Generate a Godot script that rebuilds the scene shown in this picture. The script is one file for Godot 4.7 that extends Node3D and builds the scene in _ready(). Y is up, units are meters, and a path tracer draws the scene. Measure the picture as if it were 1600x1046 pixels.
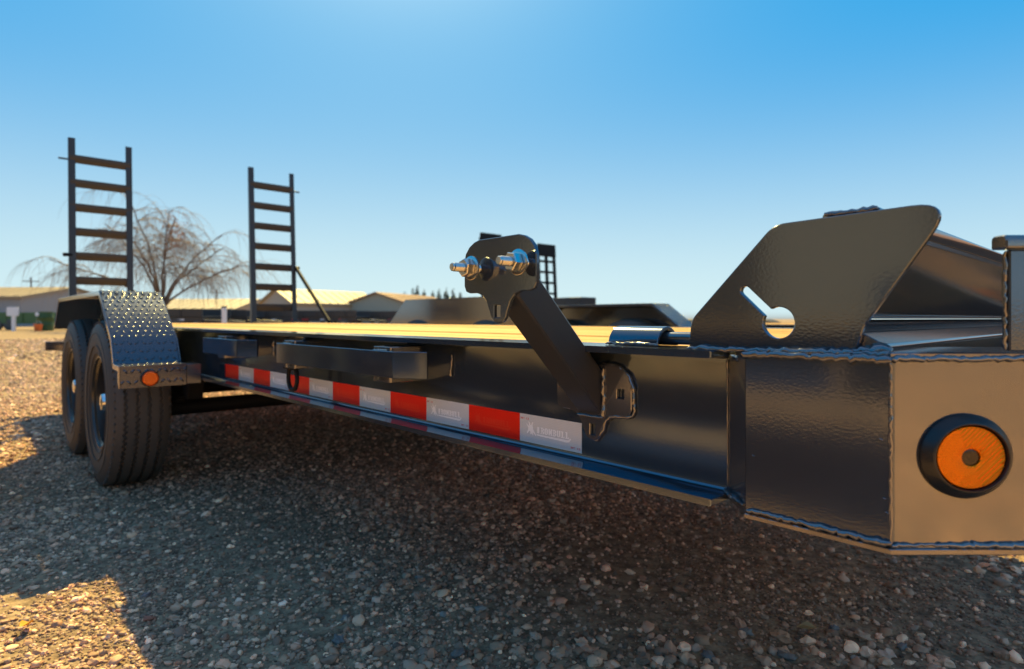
extends Node3D
# A dark equipment trailer on a gravel yard, seen along its side against the sun.

const BACK := 2.0          # outer width of the trailer frame
const EXPOSURE := 2.05       # the photograph is exposed a little for the shade
const GROUND := 0.013      # the gravel lies this much above the zero of heights
const DECK := 0.728        # height of the top flange
var rng := RandomNumberGenerator.new()
var M := {}                # materials by name
var taken := {}            # names already used at top level


# ------------------------------------------------------------------ mesh builder
class MB:
	var p := PackedVector3Array()
	var n := PackedVector3Array()
	var uv := PackedVector2Array()
	var col := PackedColorArray()
	var tint := Color.WHITE

	func tri(a: Vector3, b: Vector3, c: Vector3, na := Vector3.ZERO, nb := Vector3.ZERO, nc := Vector3.ZERO, ua := Vector2.ZERO, ub := Vector2.ZERO, uc := Vector2.ZERO) -> void:
		p.append(a); p.append(b); p.append(c)
		n.append(na); n.append(nb); n.append(nc)
		uv.append(ua); uv.append(ub); uv.append(uc)
		col.append(tint); col.append(tint); col.append(tint)

	func quad(a: Vector3, b: Vector3, c: Vector3, d: Vector3, ua := Vector2.ZERO, ub := Vector2(1, 0), uc := Vector2(1, 1), ud := Vector2(0, 1)) -> void:
		tri(a, b, c, Vector3.ZERO, Vector3.ZERO, Vector3.ZERO, ua, ub, uc)
		tri(a, c, d, Vector3.ZERO, Vector3.ZERO, Vector3.ZERO, ua, uc, ud)

	# orients one closed solid (triangles from index `from`) outwards, clockwise fronts
	func close(from: int, open := false) -> void:
		var vol := 0.0
		var c := Vector3.ZERO
		var cnt := p.size() - from
		if cnt == 0:
			return
		for i in range(from, p.size()):
			c += p[i]
		c /= float(cnt)
		for i in range(from, p.size(), 3):
			vol += (p[i] - c).cross(p[i + 1] - c).dot(p[i + 2] - c)
		var flip := vol > 0.0
		if flip:
			for i in range(from, p.size(), 3):
				var t := p[i + 1]; p[i + 1] = p[i + 2]; p[i + 2] = t
				var tn := n[i + 1]; n[i + 1] = n[i + 2]; n[i + 2] = tn
				var tu := uv[i + 1]; uv[i + 1] = uv[i + 2]; uv[i + 2] = tu
		for i in range(from, p.size(), 3):
			var g := -(p[i + 1] - p[i]).cross(p[i + 2] - p[i]).normalized()
			for k in 3:
				if n[i + k] == Vector3.ZERO:
					n[i + k] = g
				elif n[i + k].dot(g) < 0.0:
					n[i + k] = -n[i + k]

	func box(xf: Transform3D, s: Vector3, b := 0.0, us := 1.0) -> void:
		var f := p.size()
		var h := s * 0.5
		b = minf(b, minf(h.x, minf(h.y, h.z)) * 0.9)
		for ax in 3:
			var a1 := (ax + 1) % 3
			var a2 := (ax + 2) % 3
			for sg in [-1.0, 1.0]:
				var q: Array[Vector3] = []
				for k in 4:
					var v := Vector3.ZERO
					v[ax] = sg * h[ax]
					v[a1] = (-1.0 if k == 0 or k == 3 else 1.0) * (h[a1] - b)
					v[a2] = (-1.0 if k < 2 else 1.0) * (h[a2] - b)
					q.append(v)
				var order := [0, 1, 2, 3] if sg > 0 else [3, 2, 1, 0]
				var w: Array[Vector3] = []
				var u: Array[Vector2] = []
				for k in order:
					w.append(xf * q[k])
					u.append(Vector2(q[k][a1], q[k][a2]) * us)
				quad(w[0], w[1], w[2], w[3], u[0], u[1], u[2], u[3])
		if b > 0.0:
			for ax in 3:
				var a1 := (ax + 1) % 3
				var a2 := (ax + 2) % 3
				for s1 in [-1.0, 1.0]:
					for s2 in [-1.0, 1.0]:
						var va := Vector3.ZERO
						var vb := Vector3.ZERO
						va[a1] = s1 * h[a1]; va[a2] = s2 * (h[a2] - b)
						vb[a1] = s1 * (h[a1] - b); vb[a2] = s2 * h[a2]
						var lo := va; var hi := va; var lo2 := vb; var hi2 := vb
						lo[ax] = -(h[ax] - b); hi[ax] = h[ax] - b
						lo2[ax] = -(h[ax] - b); hi2[ax] = h[ax] - b
						if s1 * s2 > 0:
							quad(xf * lo, xf * lo2, xf * hi2, xf * hi)
						else:
							quad(xf * hi, xf * hi2, xf * lo2, xf * lo)
			for sx in [-1.0, 1.0]:
				for sy in [-1.0, 1.0]:
					for sz in [-1.0, 1.0]:
						var a := xf * Vector3(sx * h.x, sy * (h.y - b), sz * (h.z - b))
						var c2 := xf * Vector3(sx * (h.x - b), sy * h.y, sz * (h.z - b))
						var d := xf * Vector3(sx * (h.x - b), sy * (h.y - b), sz * h.z)
						if sx * sy * sz > 0:
							tri(a, c2, d)
						else:
							tri(a, d, c2)
		close(f)

	static func inset(o: PackedVector2Array, d: float) -> PackedVector2Array:
		var out := PackedVector2Array()
		var m := o.size()
		var area := 0.0
		for i in m:
			area += o[i].cross(o[(i + 1) % m])
		var sg := 1.0 if area > 0 else -1.0
		for i in m:
			var e1 := (o[i] - o[(i + m - 1) % m]).normalized()
			var e2 := (o[(i + 1) % m] - o[i]).normalized()
			var n1 := Vector2(-e1.y, e1.x) * sg
			var n2 := Vector2(-e2.y, e2.x) * sg
			var b := n1 + n2
			b = b / maxf(0.35, b.length_squared()) * 2.0 if b.length_squared() > 0.0 else n1
			out.append(o[i] + b * d)
		return out

	func _wall(o: PackedVector2Array, xf: Transform3D, z0: float, z1: float, o1: PackedVector2Array, us: float, outward: float) -> void:
		var m := o.size()
		var run := 0.0
		for i in m:
			var j := (i + 1) % m
			var e := (o[j] - o[i])
			var ep := (o[i] - o[(i + m - 1) % m]).normalized()
			var en := (o[(j + 1) % m] - o[j]).normalized()
			var ed := e.normalized()
			var ni := Vector2(ed.y, -ed.x)
			var na := ni
			var nb := ni
			if ep.dot(ed) > 0.8:
				na = (ni + Vector2(ep.y, -ep.x)).normalized()
			if en.dot(ed) > 0.8:
				nb = (ni + Vector2(en.y, -en.x)).normalized()
			var l := e.length()
			var A := xf * Vector3(o[i].x, o[i].y, z0)
			var B := xf * Vector3(o[j].x, o[j].y, z0)
			var C := xf * Vector3(o1[j].x, o1[j].y, z1)
			var D := xf * Vector3(o1[i].x, o1[i].y, z1)
			var NA := (xf.basis * Vector3(na.x, na.y, 0) * outward).normalized()
			var NB := (xf.basis * Vector3(nb.x, nb.y, 0) * outward).normalized()
			if absf(o[i].x - o1[i].x) + absf(o[i].y - o1[i].y) > 1e-7:
				NA = Vector3.ZERO; NB = Vector3.ZERO
			var u0 := Vector2(run * us, z0 * us); var u1 := Vector2((run + l) * us, z0 * us)
			var u2 := Vector2((run + l) * us, z1 * us); var u3 := Vector2(run * us, z1 * us)
			tri(A, B, C, NA, NB, NB, u0, u1, u2)
			tri(A, C, D, NA, NB, NA, u0, u2, u3)
			run += l

	# outline in xf.x / xf.y, pushed from z0 to z1 along xf.z; holes are cut right through
	func prism(o: PackedVector2Array, xf: Transform3D, z0: float, z1: float, bev := 0.0, holes: Array = [], us := 1.0) -> void:
		var f := p.size()
		if Geometry2D.is_polygon_clockwise(o):
			o = o.duplicate(); o.reverse()
		var zs := [z0, z1] if z0 < z1 else [z1, z0]
		var capo := inset(o, bev) if bev > 0 else o
		_wall(o, xf, zs[0] + bev, zs[1] - bev, o, us, 1.0)
		if bev > 0:
			_wall(capo, xf, zs[0], zs[0] + bev, o, us, 1.0)
			_wall(o, xf, zs[1] - bev, zs[1], capo, us, 1.0)
		var pieces: Array = [capo]
		for hole in holes:
			var ho: PackedVector2Array = hole
			if not Geometry2D.is_polygon_clockwise(ho):
				ho = ho.duplicate(); ho.reverse()
			var lo := inset(ho, -bev) if bev > 0 else ho
			_wall(ho, xf, zs[0] + bev, zs[1] - bev, ho, us, 1.0)
			if bev > 0:
				_wall(lo, xf, zs[0], zs[0] + bev, ho, us, 1.0)
				_wall(ho, xf, zs[1] - bev, zs[1], lo, us, 1.0)
			var cx := 0.0
			for q in lo:
				cx += q.x
			cx /= lo.size()
			var next: Array = []
			for piece in pieces:
				for half in [[cx - 9.0, cx], [cx, cx + 9.0]]:
					var r := PackedVector2Array([Vector2(half[0], -9), Vector2(half[1], -9), Vector2(half[1], 9), Vector2(half[0], 9)])
					for part in Geometry2D.intersect_polygons(piece, r):
						for done in Geometry2D.clip_polygons(part, lo):
							next.append(done)
			pieces = next
		for piece in pieces:
			var idx := Geometry2D.triangulate_polygon(piece)
			for i in range(0, idx.size(), 3):
				var a: Vector2 = piece[idx[i]]
				var b: Vector2 = piece[idx[i + 1]]
				var c: Vector2 = piece[idx[i + 2]]
				if (b - a).cross(c - a) < 0:
					var t := b; b = c; c = t
				tri(xf * Vector3(a.x, a.y, zs[1]), xf * Vector3(b.x, b.y, zs[1]), xf * Vector3(c.x, c.y, zs[1]), Vector3.ZERO, Vector3.ZERO, Vector3.ZERO, a * us, b * us, c * us)
				tri(xf * Vector3(a.x, a.y, zs[0]), xf * Vector3(c.x, c.y, zs[0]), xf * Vector3(b.x, b.y, zs[0]), Vector3.ZERO, Vector3.ZERO, Vector3.ZERO, a * us, c * us, b * us)
		close(f)

	func tube(path: PackedVector3Array, radii: PackedFloat32Array, sides := 8, closed := false, caps := true) -> void:
		var f := p.size()
		var m := path.size()
		var rings: Array = []
		var t0 := (path[1] - path[0]).normalized()
		var side := t0.cross(Vector3.UP if absf(t0.y) < 0.9 else Vector3.RIGHT).normalized()
		for i in m:
			var a := path[(i + m - 1) % m] if closed or i > 0 else path[0]
			var b := path[(i + 1) % m] if closed or i < m - 1 else path[m - 1]
			var t := (b - a).normalized()
			side = (side - t * side.dot(t)).normalized()
			var up := t.cross(side)
			var ring: Array[Vector3] = []
			for k in sides:
				var w := TAU * k / sides
				ring.append(side * cos(w) + up * sin(w))
			rings.append(ring)
		var segs := m if closed else m - 1
		for i in segs:
			var j := (i + 1) % m
			for k in sides:
				var l := (k + 1) % sides
				var A: Vector3 = path[i] + rings[i][k] * radii[i]
				var B: Vector3 = path[i] + rings[i][l] * radii[i]
				var C: Vector3 = path[j] + rings[j][l] * radii[j]
				var D: Vector3 = path[j] + rings[j][k] * radii[j]
				tri(A, B, C, rings[i][k], rings[i][l], rings[j][l])
				tri(A, C, D, rings[i][k], rings[j][l], rings[j][k])
		if caps and not closed:
			for e in [0, m - 1]:
				for k in range(1, sides - 1):
					var A: Vector3 = path[e] + rings[e][0] * radii[e]
					var B: Vector3 = path[e] + rings[e][k] * radii[e]
					var C: Vector3 = path[e] + rings[e][k + 1] * radii[e]
					if e == 0:
						tri(A, C, B)
					else:
						tri(A, B, C)
		close(f)

	# profile of (along, radius) turned about xf.z
	func lathe(prof: PackedVector2Array, xf: Transform3D, segs := 32, waved: Dictionary = {}, amp := 0.0) -> void:
		var f := p.size()
		var m := prof.size()
		for i in m - 1:
			var e := (prof[i + 1] - prof[i]).normalized()
			var nn := Vector2(e.y, -e.x)
			var na := nn
			var nb := nn
			if i > 0:
				var ep := (prof[i] - prof[i - 1]).normalized()
				if ep.dot(e) > 0.75:
					na = (nn + Vector2(ep.y, -ep.x)).normalized()
			if i < m - 2:
				var en := (prof[i + 2] - prof[i + 1]).normalized()
				if en.dot(e) > 0.75:
					nb = (nn + Vector2(en.y, -en.x)).normalized()
			for k in segs:
				var w0 := TAU * k / segs
				var w1 := TAU * (k + 1) / segs
				var r0 := Vector3(cos(w0), sin(w0), 0)
				var r1 := Vector3(cos(w1), sin(w1), 0)
				var a0 := prof[i].x; var a1 := prof[i].x
				var b0 := prof[i + 1].x; var b1 := prof[i + 1].x
				if waved:
					var z0 := amp if k % 2 == 0 else -amp
					if waved.has(i):
						a0 += z0; a1 -= z0
					if waved.has(i + 1):
						b0 += z0; b1 -= z0
				var A := xf * (r0 * prof[i].y + Vector3(0, 0, a0))
				var B := xf * (r1 * prof[i].y + Vector3(0, 0, a1))
				var C := xf * (r1 * prof[i + 1].y + Vector3(0, 0, b1))
				var D := xf * (r0 * prof[i + 1].y + Vector3(0, 0, b0))
				var N0 := (xf.basis * (r0 * na.y + Vector3(0, 0, na.x))).normalized()
				var N1 := (xf.basis * (r1 * na.y + Vector3(0, 0, na.x))).normalized()
				var N2 := (xf.basis * (r1 * nb.y + Vector3(0, 0, nb.x))).normalized()
				var N3 := (xf.basis * (r0 * nb.y + Vector3(0, 0, nb.x))).normalized()
				var u0 := Vector2(0.5 + r0.x * 0.5 * prof[i].y / 0.04, 0.5 + r0.y * 0.5 * prof[i].y / 0.04)
				if prof[i].y > 1e-6:
					tri(A, B, C, N0, N1, N2, u0, u0, u0)
				if prof[i + 1].y > 1e-6:
					tri(A, C, D, N0, N2, N3, u0, u0, u0)
		close(f)

	# a low dome on the plane of xf.x / xf.y
	func dome(xf: Transform3D, rx: float, ry: float, hgt: float, k1 := 8) -> void:
		var f := p.size()
		for k in k1:
			var w0 := TAU * k / k1
			var w1 := TAU * (k + 1) / k1
			var a := Vector3(cos(w0) * rx, sin(w0) * ry, -0.0005)
			var b := Vector3(cos(w1) * rx, sin(w1) * ry, -0.0005)
			var a2 := Vector3(cos(w0) * rx * 0.6, sin(w0) * ry * 0.6, hgt * 0.75)
			var b2 := Vector3(cos(w1) * rx * 0.6, sin(w1) * ry * 0.6, hgt * 0.75)
			var top := Vector3(0, 0, hgt)
			var na := (xf.basis * Vector3(cos(w0), sin(w0), 0.4)).normalized()
			var nb := (xf.basis * Vector3(cos(w1), sin(w1), 0.4)).normalized()
			var na2 := (xf.basis * Vector3(cos(w0), sin(w0), 1.4)).normalized()
			var nb2 := (xf.basis * Vector3(cos(w1), sin(w1), 1.4)).normalized()
			var nt := (xf.basis * Vector3(0, 0, 1)).normalized()
			tri(xf * a, xf * b, xf * b2, na, nb, nb2)
			tri(xf * a, xf * b2, xf * a2, na, nb2, na2)
			tri(xf * a2, xf * b2, xf * top, na2, nb2, nt)
		close(f)

	func mesh() -> ArrayMesh:
		var a := []
		a.resize(Mesh.ARRAY_MAX)
		a[Mesh.ARRAY_VERTEX] = p
		a[Mesh.ARRAY_NORMAL] = n
		a[Mesh.ARRAY_TEX_UV] = uv
		a[Mesh.ARRAY_COLOR] = col
		var m := ArrayMesh.new()
		m.add_surface_from_arrays(Mesh.PRIMITIVE_TRIANGLES, a)
		return m


# ------------------------------------------------------------------ helpers
func V(s: float, h: float, o: float) -> Vector3:       # trailer frame: metres to the rear, height, metres outwards
	return Vector3(-s, h, o)


func numbered(called: String) -> String:
	if not taken.has(called):
		taken[called] = 0
		return called
	taken[called] += 1
	return "%s_%03d" % [called, taken[called]]


func put(called: String, mb, mat: Material, parent: Node = self) -> MeshInstance3D:
	var o := MeshInstance3D.new()
	o.name = numbered(called) if parent == self else called
	o.mesh = mb.mesh() if mb is MB else mb
	o.material_override = null
	for i in o.mesh.get_surface_count():
		o.set_surface_override_material(i, mat)
	parent.add_child(o, true)
	return o


func thing(called: String, label: String, category: String, at := Vector3.ZERO, turn := 0.0, group := "") -> Node3D:
	var o := Node3D.new()
	o.name = numbered(called)
	add_child(o, true)
	o.position = at
	o.rotation.y = turn
	tag(o, label, category, group)
	return o


func tag(o: Node, label: String, category: String, group := "", kind := "") -> void:
	if label: o.set_meta("label", label)
	if category: o.set_meta("category", category)
	if group: o.set_meta("group", group)
	if kind: o.set_meta("kind", kind)


func copy(root: Node3D, label: String, group := "") -> Node3D:
	var c: Node3D = root.duplicate()
	c.name = numbered(String(root.name).rstrip("0123456789").rstrip("_"))
	add_child(c, true)
	c.set_meta("label", label)
	if group: c.set_meta("group", group)
	return c


func poly(a: Array) -> PackedVector2Array:
	var r := PackedVector2Array()
	for i in range(0, a.size(), 2):
		r.append(Vector2(a[i], a[i + 1]))
	return r


func rounded(c: PackedVector2Array, rad: Array, steps := 6) -> PackedVector2Array:
	var out := PackedVector2Array()
	var m := c.size()
	for i in m:
		var a := c[(i + m - 1) % m] - c[i]
		var b := c[(i + 1) % m] - c[i]
		var r: float = rad[i % rad.size()]
		if r <= 0.0:
			out.append(c[i])
			continue
		var ang := absf(a.angle_to(b))
		var t := minf(r / tan(ang / 2.0), minf(a.length(), b.length()) * 0.49)
		var p0 := c[i] + a.normalized() * t
		var p1 := c[i] + b.normalized() * t
		for k in steps + 1:
			var w := float(k) / steps
			out.append(p0.lerp(c[i], w).lerp(c[i].lerp(p1, w), w))
	return out


func circle2(c: Vector2, r: float, k: int) -> PackedVector2Array:
	var out := PackedVector2Array()
	for i in k:
		out.append(c + Vector2.from_angle(TAU * i / k) * r)
	return out


func at(v: Vector3, b := Basis.IDENTITY) -> Transform3D:
	return Transform3D(b, v)


# frames: outline in (s, h) pushed along o; outline in (o, h) pushed along s; outline in (s, o) pushed along h
func fr_side() -> Transform3D:
	return Transform3D(Basis(Vector3(-1, 0, 0), Vector3(0, 1, 0), Vector3(0, 0, 1)), Vector3.ZERO)


func fr_end() -> Transform3D:
	return Transform3D(Basis(Vector3(0, 0, 1), Vector3(0, 1, 0), Vector3(-1, 0, 0)), Vector3.ZERO)


func fr_top() -> Transform3D:
	return Transform3D(Basis(Vector3(-1, 0, 0), Vector3(0, 0, 1), Vector3(0, 1, 0)), Vector3.ZERO)


func sbox(mb: MB, s0: float, s1: float, h0: float, h1: float, o0: float, o1: float, b := 0.0015) -> void:
	mb.box(at(V((s0 + s1) / 2, (h0 + h1) / 2, (o0 + o1) / 2)), Vector3(absf(s1 - s0), absf(h1 - h0), absf(o1 - o0)), b)


func weld(parent: Node, path: Array, r: float, jit := 0.35, step := 0.004) -> void:      # a weld bead: lumpy metal laid along the joint
	var mb := MB.new()
	var pts := PackedVector3Array()
	var rad := PackedFloat32Array()
	var run := 0.0
	for i in path.size() - 1:
		var a: Vector3 = path[i]
		var b: Vector3 = path[i + 1]
		var k := maxi(1, int((b - a).length() / step))
		for j in k:
			pts.append(a.lerp(b, float(j) / k))
	pts.append(path[path.size() - 1])
	for i in pts.size():
		run = 0.8 * run + 0.42 * rng.randf_range(-1, 1)
		var ripple := 0.10 * sin(i * 2.1)
		rad.append(r * 0.82 * (1.0 + jit * run * 1.6 + ripple) * (0.5 if i == 0 or i == pts.size() - 1 else 1.0))
		pts[i] += Vector3(rng.randf_range(-1, 1), rng.randf_range(-1, 1), rng.randf_range(-1, 1)) * r * 0.3
	if pts.size() > 1:
		mb.tube(pts, rad, 8)
		put("weld_bead", mb, M["charcoal_paint"], parent)


func rod(mb: MB, pts: Array, r: float, sides := 10, closed := false) -> void:
	var a := PackedVector3Array(pts)
	var rad := PackedFloat32Array()
	rad.resize(a.size())
	rad.fill(r)
	mb.tube(a, rad, sides, closed)


# ------------------------------------------------------------------ materials
func mat(called: String, lin: Color, rough: float, metal := 0.0, spec := 0.5) -> StandardMaterial3D:
	var m := StandardMaterial3D.new()
	m.resource_name = called
	m.albedo_color = lin.linear_to_srgb()
	m.roughness = rough
	m.metallic = metal
	m.metallic_specular = spec
	M[called] = m
	return m


func noise(freq: float, sd: int, kind := FastNoiseLite.TYPE_SIMPLEX_SMOOTH, oct := 3) -> FastNoiseLite:
	var f := FastNoiseLite.new()
	f.seed = sd
	f.frequency = freq
	f.noise_type = kind
	f.fractal_octaves = oct
	if oct == 1:
		f.fractal_type = FastNoiseLite.FRACTAL_NONE
	return f


func tex(im: Image) -> ImageTexture:
	return ImageTexture.create_from_image(im)


func relief(m: StandardMaterial3D, t: Texture2D, cm: float, per_metre: float) -> void:
	m.heightmap_enabled = true
	m.heightmap_texture = t
	m.heightmap_scale = cm
	if per_metre > 0.0:
		m.uv1_triplanar = true
		m.uv1_world_triplanar = true
		m.uv1_scale = Vector3.ONE * per_metre


func ramp_image(src: Image, stops: Array, cols: Array) -> Image:
	var w := src.get_width()
	var h := src.get_height()
	var out := Image.create(w, h, false, Image.FORMAT_RGB8)
	var g := Gradient.new()
	g.offsets = PackedFloat32Array(stops)
	g.colors = PackedColorArray(cols)
	var lut: Array[Color] = []
	for i in 256:
		lut.append(g.sample(i / 255.0).linear_to_srgb())
	for y in h:
		for x in w:
			out.set_pixel(x, y, lut[int(clampf(src.get_pixel(x, y).r, 0, 1) * 255.0)])
	return out


func wood_image(sd: int) -> Image:
	var w := 1024
	var h := 128
	var im := Image.create(w, h, false, Image.FORMAT_RGB8)
	var warp := noise(0.006, sd)
	var fine := noise(0.03, sd + 1)
	var r := RandomNumberGenerator.new()
	r.seed = sd
	var knots: Array = []
	for i in 5:
		knots.append(Vector3(r.randf() * w, r.randf_range(0.15, 0.85) * h, r.randf_range(4, 8)))
	for y in h:
		for x in w:
			var d := 0.0
			var dark := 0.0
			for k: Vector3 in knots:
				var dx := (x - k.x) * 0.35
				var dy := y - k.y
				var q := sqrt(dx * dx + dy * dy)
				d += k.z * 2.2 * exp(-q * q / (k.z * k.z * 9.0)) * signf(dy)
				dark = maxf(dark, 1.0 - smoothstep(k.z * 0.55, k.z * 1.0, sqrt(pow(x - k.x, 2) + dy * dy)))
			var v := (y + d) * 0.32 + 5.0 * warp.get_noise_2d(x * 0.35, (y + d) * 1.4)
			var ring := 0.5 + 0.5 * sin(v)
			ring = pow(ring, 2.0)
			var f := fine.get_noise_2d(x * 0.25, y * 6.0) * 0.5 + 0.5
			var c := Color(0.56, 0.315, 0.085).lerp(Color(0.33, 0.15, 0.03), ring * 0.75)
			c = c.lerp(Color(0.64, 0.40, 0.14), f * 0.3)
			c = c.lerp(Color(0.14, 0.06, 0.02), dark * 0.85)
			im.set_pixel(x, y, c.linear_to_srgb())
	return im


const GLYPH := {
	"I": ["01110", "01110", "01110", "01110", "01110", "01110", "01110"], "R": ["11110", "01011", "01011", "01110", "01011", "01011", "11011"],
	"O": ["01110", "11011", "11011", "11011", "11011", "11011", "01110"], "N": ["11011", "11011", "11111", "11111", "11111", "11011", "11011"],
	"B": ["11110", "01011", "01011", "01110", "01011", "01011", "11110"], "U": ["11011", "11011", "11011", "11011", "11011", "11011", "01110"],
	"L": ["11100", "01100", "01100", "01100", "01100", "01101", "11111"], "D": ["11110", "01011", "01011", "01011", "01011", "01011", "11110"],
	"T": ["11111", "10101", "00100", "00100", "00100", "00100", "01110"], "C": ["01110", "11011", "11000", "11000", "11000", "11011", "01110"],
	"-": ["00000", "00000", "00000", "01110", "00000", "00000", "00000"], "2": ["01110", "11011", "00011", "00110", "01100", "11000", "11111"],
}


func write(im: Image, word: String, x0: float, y0: float, cw: float, ch: float, gap: float, c: Color) -> void:
	for i in word.length():
		var rows: Array = GLYPH[word[i]]
		for r in 7:
			for k in 5:
				if rows[r][k] == "1":
					var ax := int(round(x0 + i * (cw + gap) + k * cw / 5.0))
					var bx := int(round(x0 + i * (cw + gap) + (k + 1) * cw / 5.0))
					var ay := int(round(y0 + r * ch / 7.0))
					var by := int(round(y0 + (r + 1) * ch / 7.0))
					im.fill_rect(Rect2i(ax, ay, maxi(1, bx - ax), maxi(1, by - ay)), c)


func fill_poly(im: Image, pts: PackedVector2Array, c: Color) -> void:
	var lo := pts[0]
	var hi := pts[0]
	for q in pts:
		lo = lo.min(q); hi = hi.max(q)
	for y in range(int(lo.y), int(hi.y) + 1):
		for x in range(int(lo.x), int(hi.x) + 1):
			if Geometry2D.is_point_in_polygon(Vector2(x + 0.5, y + 0.5), pts):
				im.set_pixel(x, y, c)


func tape_image(base: Color, grid: Color, ink: Color, small: Color) -> Image:
	var w := 480
	var h := 160
	var im := Image.create(w, h, false, Image.FORMAT_RGB8)
	im.fill(base)
	for x in range(0, w, 9):
		im.fill_rect(Rect2i(x, 0, 1, h), grid)
	for y in range(0, h, 9):
		im.fill_rect(Rect2i(0, y, w, 1), grid)
	# the horned head with its forelegs
	var bull := poly([30, 56, 20, 40, 22, 34, 34, 50, 44, 48, 42, 32, 36, 22, 40, 20, 50, 30, 54, 44, 62, 44, 66, 30, 74, 20, 79, 22, 74, 33, 72, 48, 78, 58, 76, 68, 90, 88, 106, 112, 100, 116, 84, 98, 76, 92, 80, 112, 74, 116, 66, 98, 62, 110, 54, 108, 54, 92, 46, 84, 38, 94, 30, 106, 22, 104, 32, 82, 36, 66])
	var moved := PackedVector2Array()
	for q in bull:
		moved.append(Vector2(q.x * 0.95 + 38, q.y * 0.8 + 24))
	fill_poly(im, moved, ink)
	write(im, "IRONBULL", 140, 62, 27, 36, 4.5, ink)
	fill_poly(im, poly([136, 104, 384, 104, 398, 92, 404, 96, 390, 114, 372, 118, 148, 112]), ink)
	write(im, "DOT-C2", 400, 134, 9, 11, 3, small)
	write(im, "DOT-C2", 8, 20, 9, 11, 3, small)
	return im


func lens_image() -> Image:      # prisms of the reflector: pyramids on one half, slanting flutes on the other
	var w := 256
	var im := Image.create(w, w, false, Image.FORMAT_L8)
	for y in w:
		for x in w:
			var v := 0.0
			if x + y * 0.42 < w * 0.71:
				var a := absf(fposmod((x + y * 0.6) / 9.0, 1.0) - 0.5)
				var b := absf(fposmod((x - y * 0.9) / 9.0, 1.0) - 0.5)
				v = a + b
			else:
				v = absf(fposmod((x + y * 0.95) / 11.0, 1.0) - 0.5) * 1.6
			im.set_pixel(x, y, Color(v, v, v))
	return im


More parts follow.
